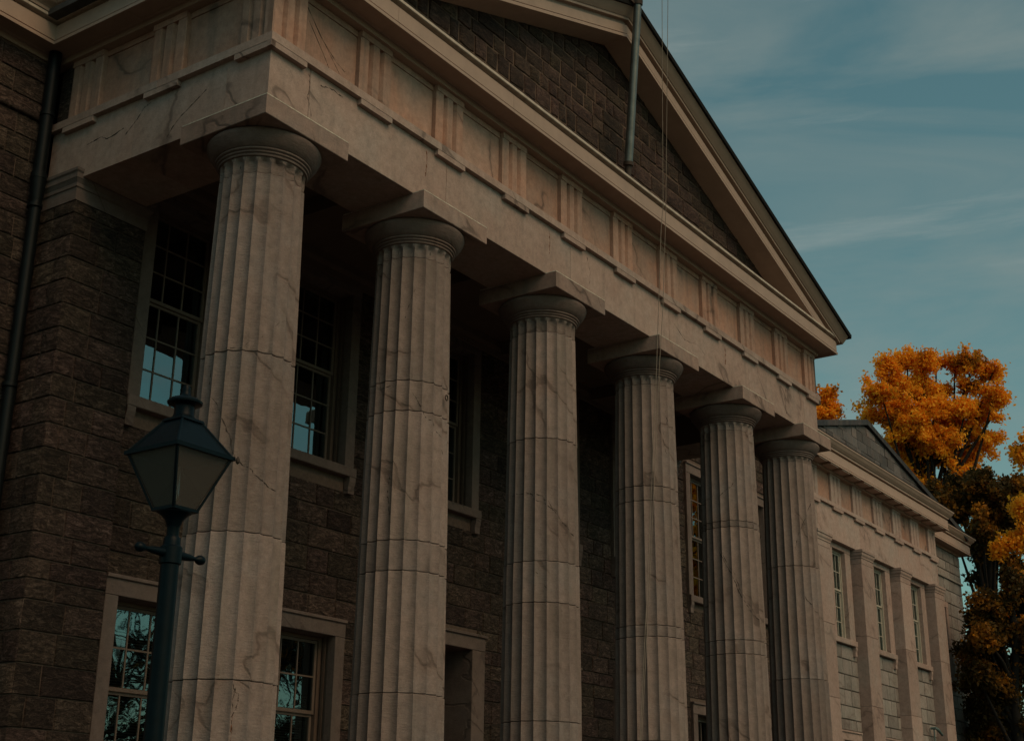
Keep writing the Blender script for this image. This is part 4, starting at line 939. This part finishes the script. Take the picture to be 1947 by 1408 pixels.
lm(MB().lathe([(.052, zn - .20), (.050, zn - .18), (.048, zn - .155), (.040, zn - .145), (.030, zn - .145)], 0, 0, 28)).build('neck', 'lamp_green', lamp, smooth=35)
lm(MB().lathe([(.054, zn - .31), (.064, zn - .305), (.064, zn - .21), (.056, zn - .20), (.04, zn - .20)], 0, 0, 28)).build('collar', 'lamp_green', lamp, smooth=35)
lm(MB().lathe([(.070, GZ + .8), (.056, zn - 1.6), (.053, zn - .31)], 0, 0, 28)).build('post', 'lamp_green', lamp, smooth=35)
lm(MB().lathe([(.16, GZ), (.16, GZ + .12), (.12, GZ + .18), (.11, GZ + .6), (.09, GZ + .72), (.07, GZ + .8)], 0, 0, 28)).build('post_base', 'lamp_green', lamp, smooth=35)
for s_ in (-1, 1):
    zc_ = zn - .245
    lm(MB().tube([(s_*.05, 0, zc_), (s_*.10, 0, zc_), (s_*.14, 0, zc_), (s_*.175, 0, zc_), (s_*.195, 0, zc_), (s_*.205, 0, zc_), (s_*.225, 0, zc_), (s_*.248, 0, zc_), (s_*.262, 0, zc_)], [.028, .024, .021, .014, .013, .024, .030, .024, .008], 14)).build('ladder_bar', 'lamp_green', lamp, smooth=60)

# ------------------------------------------------------------------ trees
def leafmat(name, stops, scale):
    M, t, b, o, N = newmat(name); L = t.links.new
    tcn = N('ShaderNodeTexCoord')
    n1 = N('ShaderNodeTexNoise', {'Scale': scale, 'Detail': 3, 'Roughness': .6}); L(tcn.outputs['Object'], n1.inputs['Vector'])
    n2 = N('ShaderNodeTexNoise', {'Scale': 5.0, 'Detail': 2}); L(tcn.outputs['Object'], n2.inputs['Vector'])
    mx = N('ShaderNodeMath', {1: .32}, operation='MULTIPLY'); L(n2.outputs['Fac'], mx.inputs[0])
    m2 = N('ShaderNodeMath', {1: .78}, operation='MULTIPLY'); L(n1.outputs['Fac'], m2.inputs[0])
    ad = N('ShaderNodeMath', operation='ADD'); L(mx.outputs[0], ad.inputs[0]); L(m2.outputs[0], ad.inputs[1])
    r = ramp(N, stops); L(ad.outputs[0], r.inputs[0]); L(r.outputs[0], b.inputs['Base Color'])
    b.inputs['Roughness'].default_value = .6; b.inputs['Specular IOR Level'].default_value = .2
    tr = N('ShaderNodeBsdfTranslucent'); L(r.outputs[0], tr.inputs['Color'])
    ms = N('ShaderNodeMixShader'); ms.inputs[0].default_value = .42; L(b.outputs[0], ms.inputs[1]); L(tr.outputs[0], ms.inputs[2]); L(ms.outputs[0], o.inputs['Surface'])
leafmat('orange_leaves', [(.34, (.12, .07, .012)), (.41, (.50, .20, .015)), (.48, (.93, .385, .02)), (.66, (.98, .51, .035))], .55)
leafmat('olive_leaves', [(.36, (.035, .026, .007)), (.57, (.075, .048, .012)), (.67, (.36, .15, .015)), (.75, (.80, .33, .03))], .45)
def tree(name, label, base, trunk_top, clumps, leafm, nleaf, leaf=.11, group=None, rt=.28, seed=1, spread=.30, barkm='bark'):
    rs = random.Random(seed); rg = np.random.default_rng(seed)
    T = thing(name, label, 'tree', group, loc=base)
    base = Vector(base); top = Vector(trunk_top)
    tb = MB(); pts = []
    n = 9
    for i in range(n + 1):
        t = i / n; p = base.lerp(top, t) + Vector((rs.uniform(-.12, .12), rs.uniform(-.12, .12), 0)) * (0 if i == 0 else 1); pts.append(p - base)
    tb.tube(pts, [rt * (1.25 if i == 0 else 1 - .62 * i / n) for i in range(n + 1)], 10)
    tb.build('trunk', barkm, T, smooth=60)
    lm_ = MB(); twigs = []
    vol = sum(c[1] ** 3 for c in clumps)
    for c, r, *fl in clumps:
        c = Vector(c); flat = fl[0] if fl else 1
        k = min(n, max(3, int(n * (rs.uniform(.55, 1))))); s0 = pts[k] + base
        if (c.z - s0.z) < 0: s0 = pts[max(2, int(n * .45))] + base
        mid = s0.lerp(c, .5) + Vector((rs.uniform(-.5, .5), rs.uniform(-.5, .5), rs.uniform(-.1, .7)))
        lp = [s0.lerp(mid, t).lerp(mid.lerp(c, t), t) - base for t in (0, .25, .5, .75, 1)]
        lm_.tube(lp, [rt * .34, rt * .28, rt * .22, rt * .15, rt * .09], 7)
        nt_ = max(10, int(26 * r ** 1.3))
        for _ in range(nt_):
            d = Vector((rs.gauss(0, 1), rs.gauss(0, 1), rs.gauss(.15, .8))).normalized()
            L_ = r * rs.uniform(.35, 1.0) * (1.8 if rs.random() < .24 else 1.1) * (1 if abs(d.z) < .5 else .9)
            st = c + d * r * rs.uniform(0, .25); en = c + d * L_; en.z += rs.uniform(-.1, .15)
            md = st.lerp(en, .5) + Vector((rs.uniform(-.15, .15), rs.uniform(-.15, .15), rs.uniform(-.1, .12)))
            lm_.tube([st - base, md - base, en - base], [.03, .02, .008], 4); twigs.append((st - base, md - base, en - base, r))
    lm_.build('limbs', barkm, T, smooth=60)
    wts = np.array([tw[3] ** 1.2 for tw in twigs]); wts /= wts.sum()
    idx = rg.choice(len(twigs), nleaf, p=wts)
    A = np.array([[*tw[0]] for tw in twigs]); Bm = np.array([[*tw[1]] for tw in twigs]); Cc = np.array([[*tw[2]] for tw in twigs])
    t = rg.random(nleaf)[:, None] ** .5
    P = (1-t)**2 * A[idx] + 2*t*(1-t) * Bm[idx] + t*t * Cc[idx]
    # gather leaves into spurs along the twig
    P += rg.normal(0, spread * .42, (nleaf, 3))
    u = rg.normal(0, 1, (nleaf, 3)); u /= np.linalg.norm(u, axis=1)[:, None]
    v = np.cross(u, rg.normal(0, 1, (nleaf, 3))); v /= np.linalg.norm(v, axis=1)[:, None]
    s = (leaf * rg.uniform(.45, 1.4, nleaf))[:, None]
    quad = np.stack([P - u * s, P + v * s * .62, P + u * s, P - v * s * .62], 1).reshape(-1, 3)
    me = bpy.data.meshes.new('crown'); me.vertices.add(nleaf * 4); me.vertices.foreach_set('co', quad.astype(np.float32).ravel())
    me.loops.add(nleaf * 4); me.loops.foreach_set('vertex_index', np.arange(nleaf * 4, dtype=np.int32))
    me.polygons.add(nleaf); me.polygons.foreach_set('loop_start', np.arange(0, nleaf * 4, 4, dtype=np.int32)); me.polygons.foreach_set('loop_total', np.full(nleaf, 4, dtype=np.int32))
    me.update(); me.materials.append(MATS[leafm]); link_mesh('crown', me, T)
    return T
def K(px, py, rp, dist, dd_=0): return (at(px, py, dist + dd_), rp * dist / FPX)
d1 = 62
clA = [K(1690, 700, 26, d1), K(1725, 690, 30, d1, 1), K(1758, 700, 34, d1), K(1676, 750, 34, d1, -1), K(1735, 745, 40, d1, 1.5), K(1700, 790, 40, d1), K(1780, 690, 24, d1, 1),
       K(1815, 700, 26, d1, 1), K(1850, 695, 28, d1), K(1878, 715, 24, d1, .5), K(1845, 735, 24, d1), K(1890, 750, 26, d1, -.5), K(1870, 785, 34, d1), K(1790, 790, 38, d1), K(1760, 830, 42, d1, -1),
       K(1830, 815, 36, d1), K(1720, 850, 36, d1, 1), K(1870, 840, 32, d1), K(1755, 885, 36, d1), K(1810, 870, 36, d1, 1), K(1845, 870, 26, d1), K(1740, 925, 26, d1), K(1890, 700, 12, d1), K(1905, 765, 14, d1), K(1800, 745, 16, d1, 1), K(1775, 745, 18, d1), K(1668, 790, 22, d1), K(1700, 830, 26, d1, -1), K(1735, 800, 34, d1, -1), K(1725, 890, 22, d1), K(1790, 840, 34, d1, -1), K(1765, 770, 28, d1, -1), K(1705, 735, 30, d1), K(1835, 780, 26, d1, -1), K(1712, 885, 22, d1), K(1725, 915, 26, d1, -1), K(1765, 930, 30, d1, -1), K(1808, 925, 30, d1), K(1848, 900, 26, d1, -1), K(1690, 845, 22, d1)]
bA = at(1790, 1000, d1); bA.z = GZ
tree('ginkgo_tree', 'tall autumn tree with bright orange crown rising behind the dark gable', bA, at(1755, 800, d1), clA, 'orange_leaves', 95000, leaf=.078, seed=4, rt=.34)
clS = [K(1572, 765, 20, 66), K(1565, 790, 26, 66), K(1540, 790, 26, 66), K(1585, 778, 14, 66), K(1576, 748, 9, 66), K(1650, 792, 8, 66)]
bS = at(1555, 1000, 66); bS.z = GZ
tree('ginkgo_tree', 'small orange tree top between the portico corner and the dark gable', bS, at(1555, 830, 66), clS, 'orange_leaves', 9000, leaf=.08, seed=5, rt=.25)
d2 = 52
clB = [K(1785, 945, 34, d2), K(1820, 930, 34, d2, 1), K(1860, 920, 32, d2), K(1800, 985, 36, d2, 1), K(1850, 965, 40, d2), K(1895, 945, 30, d2), K(1930, 930, 28, d2, 1), K(1905, 990, 40, d2), K(1870, 1015, 34, d2, -1),
       K(1945, 975, 30, d2), K(1890, 1050, 32, d2), K(1925, 1085, 34, d2), K(1870, 1100, 24, d2), K(1855, 1040, 16, d2)]
bB = at(1880, 1300, d2); bB.z = GZ
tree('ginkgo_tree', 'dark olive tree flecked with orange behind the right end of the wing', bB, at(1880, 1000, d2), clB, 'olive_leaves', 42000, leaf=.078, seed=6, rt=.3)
d3 = 45
clC = [K(1880, 1150, 38, d3), K(1930, 1150, 40, d3, 1), K(1900, 1200, 42, d3), K(1870, 1215, 30, d3, -1), K(1945, 1220, 36, d3), K(1890, 1260, 40, d3, 1), K(1930, 1285, 38, d3), K(1885, 1320, 36, d3), K(1925, 1350, 36, d3), K(1890, 1385, 34, d3), K(1940, 1400, 34, d3), K(1850, 1175, 14, d3), K(1856, 1235, 30, d3, 1), K(1862, 1290, 34, d3, -1), K(1868, 1345, 34, d3), K(1872, 1395, 34, d3, 1), K(1866, 1195, 22, d3), K(1848, 1250, 22, d3), K(1852, 1300, 24, d3), K(1858, 1355, 24, d3), K(1862, 1400, 22, d3),  K(1925, 1110, 26, d3), K(1975, 1250, 60, d3), K(1985, 1120, 50, d3)]
bC = at(1925, 1500, d3); bC.z = GZ
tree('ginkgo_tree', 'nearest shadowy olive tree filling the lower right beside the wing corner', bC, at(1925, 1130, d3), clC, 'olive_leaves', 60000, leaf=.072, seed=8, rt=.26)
clE = [K(1943, 866, 16, 48), K(1962, 850, 26, 48), K(1995, 880, 40, 48), K(2010, 930, 40, 48), K(1940, 962, 22, 48), K(1935, 1030, 20, 48), K(1900, 1048, 16, 48), K(1965, 1020, 30, 48), K(1925, 1165, 15, 48), K(1942, 1195, 20, 48), K(1960, 1120, 30, 48), K(1943, 1265, 16, 48)]
bE = at(2010, 1200, 48); bE.z = GZ
tree('ginkgo_tree', 'orange tree at the right edge whose leaves hang down in front of the dark trees', bE, at(2000, 960, 48), clE, 'orange_leaves', 17000, leaf=.075, seed=9, rt=.22)
# trees across and along the street, mirrored in the window panes; the orange one is added for its reflection
clR = [(Vector((44 + dx, -9 + dy, z_)), r) for dx, dy, z_, r in ((0, 0, 2, 2.2), (-2, 1, 3, 1.8), (2, -1, 3.4, 2), (0, 1.4, 5, 1.8), (-1.5, -1.5, .5, 1.8), (2.2, .5, .6, 1.8), (.5, -1, 6.6, 1.5), (-2.6, -.5, 5, 1.4))]
tree('ginkgo_tree', 'unseen orange street tree added for the orange reflection in the upper window between the fourth and fifth columns', (44, -9, GZ), (44, -9, 2), clR, 'orange_leaves', 22000, leaf=.12, seed=21, rt=.3)
for i, (x_, y_, lab) in enumerate(((27.5, -28.5, 'bare branched tree mirrored in the ground window behind the lamp post'), (37.5, -29, 'bare branched tree mirrored in the ground window right of the first column'))):
    rs_ = random.Random(40 + i); cl_ = [(Vector((x_ + rs_.uniform(-4.5, 4.5), y_ + rs_.uniform(-3, 3), rs_.uniform(-5.5, 2.5))), rs_.uniform(1.6, 2.6)) for _ in range(16)]
    tree('street_tree', lab, (x_, y_, GZ), (x_, y_, -1), cl_, 'olive_leaves', 9000, leaf=.08, seed=50 + i, rt=.35, spread=.5)
